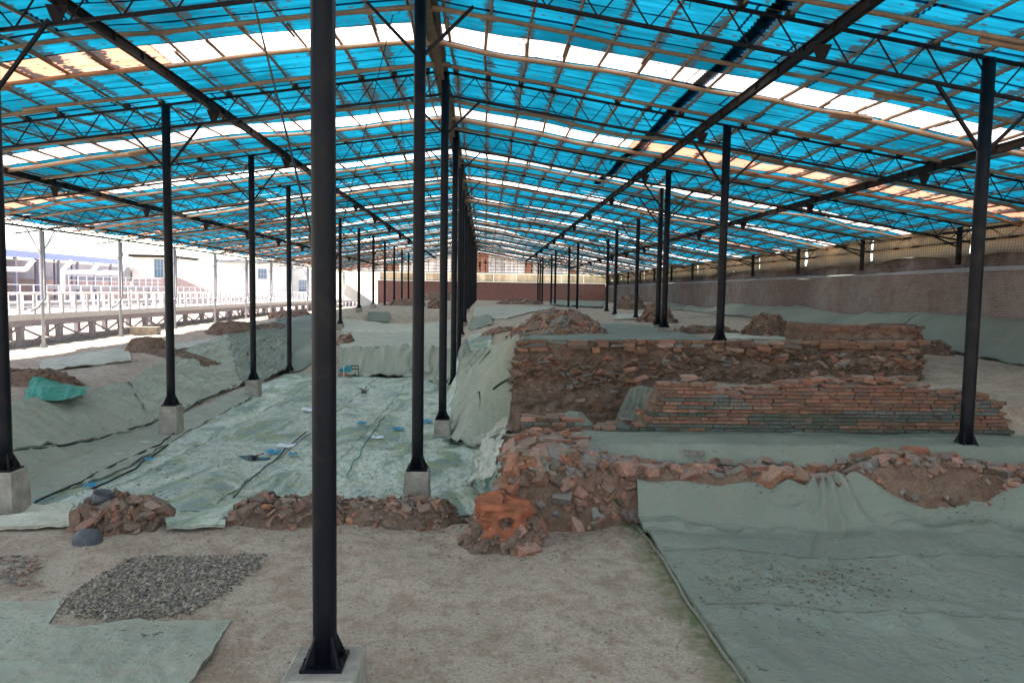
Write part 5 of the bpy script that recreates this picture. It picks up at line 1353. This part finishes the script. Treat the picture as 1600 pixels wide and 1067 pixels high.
# ------------------------------------------------------------------ raised walkway outside
KX = -3600 * U; DT = Z(-252)
wk = thing('walkway', (KX - 1, 60, Z(-510)), 'long white raised walkway with railings on dark braced posts along the open left side', 'walkway')
KY0, KY1 = 24.0, 118.0
mb = MB(); mb.box((KX - 2.6, KY0, DT - .16), (KX + .02, KY1, DT)); mb.obj('deck', M_deck, wk)
for x in (KX - .1, KX - 2.4):
    mb = MB(); mb.bar((x, KY0, DT - .30), (x, KY1, DT - .30), .14, .26); mb.obj('deck_girder', M_post, wk)
n = 0
y = 5.11 * 6 - 2.76
PM = None
for k in range(34):
    y = 5.11 * 6 - 2.76 + k * 2.76
    if y > KY1: break
    for x in (KX - .1, KX - 2.4):
        if PM is None:
            PM = mesh('post', *(lambda b: (np.concatenate(b.V) , b.F))(MB().box((-.11, -.13, Z(-520)), (.11, .13, DT - .44))), M_post)
            PC = mesh('post_cap', *(lambda b: (np.concatenate(b.V) , b.F))(MB().box((-.13, -.16, DT - .52), (.13, .16, DT - .43))), M_post)
        put('post', PM, wk, (x, y, 0)); put('post_cap', PC, wk, (x, y, 0.001))
    if y + 2.76 < KY1:
        mb = MB(); mb.bar((KX - .1, y + .13, Z(-500)), (KX - .1, y + 2.63, DT - .5), .07); mb.obj('cross_brace', M_post, wk)
        mb = MB(); mb.bar((KX - .06, y + .13, DT - .5), (KX - .06, y + 2.63, Z(-500)), .07); mb.obj('cross_brace', M_post, wk)
BMh = mesh('baluster', *(lambda b: (np.concatenate(b.V), b.F))(MB().box((-.03, -.075, 0), (.03, .075, .98))), M_white)
for x in (KX, KX - 2.5):
    y = KY0 + .3; k = 0
    while y < KY1:
        if y < 80 or k % 2 == 0: put('baluster', BMh, wk, (x, y, DT - .02))
        y += 1.03; k += 1
    for h in (.30, .58): mb = MB(); mb.tube([(x, KY0, DT + h), (x, KY1, DT + h)], .02, 6); mb.obj('mid_rail', M_silver, wk)
    mb = MB(); mb.tube([(x, KY0, DT + .97), (x, KY1, DT + .97)], .035, 8); mb.obj('top_rail', M_white, wk)
    mb = MB(); mb.bar((x + .03, KY0, DT + .04), (x + .03, KY1, DT + .04), .04, .16); mb.obj('kick_board', M_white, wk)

# second walkway farther out with pipe frames
def rail_run(xw, ya, yb, z0, h, label, step=1.4, legs=True):
    t = thing('railing', (xw, (ya + yb) / 2, z0), label, 'railing')
    for hh in (h, h * .55, h * .12): mb = MB(); mb.bar((xw, ya, z0 + hh), (xw, yb, z0 + hh), .06); mb.obj('rail', M_white, t)
    y = ya
    while y <= yb: mb = MB(); mb.bar((xw, y, z0 - (.0)), (xw, y, z0 + h), .07); mb.obj('baluster', M_white, t); y += step
    if legs: mb = MB(); mb.box((xw - 2.2, ya, z0 - .3), (xw + .1, yb, z0)); mb.obj('deck', M_grey, t)
    y = ya + .5
    while legs and y < yb: mb = MB(); mb.box((xw - .2, y, Z(-520)), (xw, y + .25, z0 - .3)); mb.obj('leg', M_grey, t); y += 5.5
    return t
rail_run(-5600 * U, 42, 100, Z(-230), 1.25, 'second white railing on a raised deck beyond the walkway, seen above its rails')
rail_run(-7600 * U, 72, 92, Z(-20), 1.1, 'pale grey railing of the upper landing in front of the brick stand', 1.6)
def pipeframe(label, pts_list, r=.10):
    c0 = np.array(pts_list[0][0]); t = thing('pipe_frame', c0, label, 'pipe frame')
    for P in pts_list: mb = MB(); mb.tube(P, r, 8); mb.obj('pipe', M_white, t)
D_ = 50.
pipeframe('white bent pipe frame with a long crossbar standing left of the second silver column', [[atY(98, 470, D_), atY(98, 422, D_)], [atY(98, 422, D_), atY(112, 408, D_)], [atY(98, 424.5, D_), atY(187, 427, D_)], [atY(145, 425, D_), atY(152, 413, D_)], [atY(187, 427, D_), atY(196, 413, D_)]], .16)
pipeframe('white bent pipe frame at the far left edge of the view', [[atY(-30, 420, D_), atY(40, 421, D_)], [atY(40, 421, D_), atY(52, 406, D_)]], .16)

# ------------------------------------------------------------------ buildings outside
st = thing('covered_stand', (-9600 * U, 80, Z(-510)), 'open brick stand with a long blue roof edge and dark posts, beyond the walkway', 'building')
SX = -9000 * U
mb = MB(); mb.box((SX - 12, 40, Z(-520)), (SX - 9, 118, Z(130))); mb.obj('brick_bank', M_owall, st)
mb = MB(); mb.box((SX - 13, 40, Z(131)), (SX - 12.4, 136, Z(610))); mb.obj('back_wall', M_grey, st)
mb = MB(); V = [(SX, 40, Z(650)), (SX, 97, Z(650)), (SX - 14, 97, Z(800)), (SX - 14, 40, Z(800))]; V += [(a, b, c - .35) for a, b, c in V]
obj('roof', V, [(0, 1, 2, 3), (7, 6, 5, 4), (0, 4, 5, 1), (1, 5, 6, 2), (2, 6, 7, 3), (3, 7, 4, 0)], M_bluer, st)
mb = MB(); mb.box((SX + .01, 40, Z(520)), (SX + .12, 97, Z(655))); mb.obj('fascia', M_bluer, st)
for k in range(15):
    y = 42 + k * 3.8; mb = MB(); mb.box((SX - .5, y, Z(-510)), (SX - .2, y + .3, Z(520))); mb.obj('post', M_post, st)
    mb = MB(); mb.box((SX - 6, y + 1, Z(-510)), (SX - 5.8, y + 1.2, Z(600))); mb.obj('post', M_post, st)
mb = MB(); mb.bar((SX - .4, 40, Z(480)), (SX - .4, 97, Z(480)), .15, .12); mb.obj('tie_beam', M_cream, st)
# bank wall, sloping red one
bk = thing('sloping_bank_wall', (-7000 * U, 108, Z(-510)), 'pinkish brick bank wall with a sloping right end behind the walkway', 'brick wall')
p = [atY(205, 437, 108), atY(280, 434, 108), atY(335, 458, 108), atY(345, 470, 108)]
V = [(a[0], 108, a[2]) for a in p] + [(p[3][0], 108, Z(-520)), (p[0][0], 108, Z(-520))]; V2 = [(a, b + 1.2, c) for a, b, c in V]
obj('brick_face', V + V2, [(0, 1, 2, 3, 4, 5), (11, 10, 9, 8, 7, 6)] + [(i, i + 6, (i + 1) % 6 + 6, (i + 1) % 6) for i in range(6)], M_owall, bk)
def house(label, px0, px1, pyt, Y, depth, m, wins, roof=True, roofm=None):
    a = atY(px0, pyt, Y); b = atY(px1, pyt, Y); t = thing('house', ((a[0] + b[0]) / 2, Y, Z(-510)), label, 'building')
    zt = (a[2] + b[2]) / 2
    mb = MB(); mb.box((a[0], Y, Z(-520)), (b[0], Y + depth, zt)); mb.obj('wall', m, t)
    if roof: mb = MB(); mb.box((a[0] - .4, Y - .5, zt + .01), (b[0] + .4, Y + depth + .4, zt + .45)); mb.obj('roof', roofm or M_grey, t)
    for (wx0, wy0, wx1, wy1) in wins:
        p = atY(wx0, wy0, Y); q_ = atY(wx1, wy1, Y)
        mb = MB(); mb.box((p[0], Y - .06, q_[2]), (q_[0], Y - .01, p[2])); o = mb.obj('window', M_grey, t)
        nx_ = 3; dw = (q_[0] - p[0]) / nx_; dh = (p[2] - q_[2]) / 2
        for i in range(nx_):
            for j in range(2): mb = MB(); mb.box((p[0] + dw * i + .08, Y - .09, q_[2] + dh * j + .08), (p[0] + dw * (i + 1) - .08, Y - .065, q_[2] + dh * (j + 1) - .08)); mb.obj('pane', M_glass, o)
    return t
house('cream house with a flat roof and blue-green glazed bay, behind the first inner column', 206, 262, 402, 125, 12, M_cream, [(241, 405, 256, 434)], True, M_steelr)
house('pale cream block with one blue window, behind the second inner column', 345, 438, 411, 112, 14, M_cream, [(403, 420, 417, 436), (468, 440, 480, 452)], True)
house('tall distant pale house half hidden by the eave posts', 438, 484, 420, 118, 14, M_cream, [(467, 438, 480, 456)], False)
house('low cream wall building between the sloping bank wall and the pale block', 318, 350, 430, 121, 6, M_cream, [], False)
rp2 = thing('ramp_wall', (-2400 * U, 92, 1), 'white sloping ramp wall at the far left corner of the shelter', 'ramp')
p = [atY(540, 444, 92), atY(590, 477, 92), atY(578, 484, 92), atY(538, 462, 92)]
V = [tuple(a) for a in p]; V2 = [(a, b + .5, c) for a, b, c in V]; obj('ramp_face', V + V2, [(0, 1, 2, 3), (7, 6, 5, 4)] + [(i, i + 4, (i + 1) % 4 + 4, (i + 1) % 4) for i in range(4)], M_cream, rp2)

def fp():
    x = rng.uniform(-8.6, 0); y = 11.6 + 18 * rng.random() ** 1.6
    if float(vnoise(x * .5, y * .3, 12)) < rng.uniform(-.6, .5): return None
    return (x, y, float(G(x, y)) + .052)
litter('leaf_litter', 2600, fp, M_leaf, 'dead leaves and debris flecks strewn over the wet pit floor sheets', None, .012, .045)
M_scrap = m_brick('pale_scraps', [(0, (.6, .6, .56)), (.4, (.10, .32, .38)), (.6, (.5, .48, .4)), (.85, (.15, .38, .3))], 0)
litter('plastic_flecks', 260, fp, M_scrap, 'tiny pale and teal plastic flecks scattered over the wet pit floor', None, .015, .05)
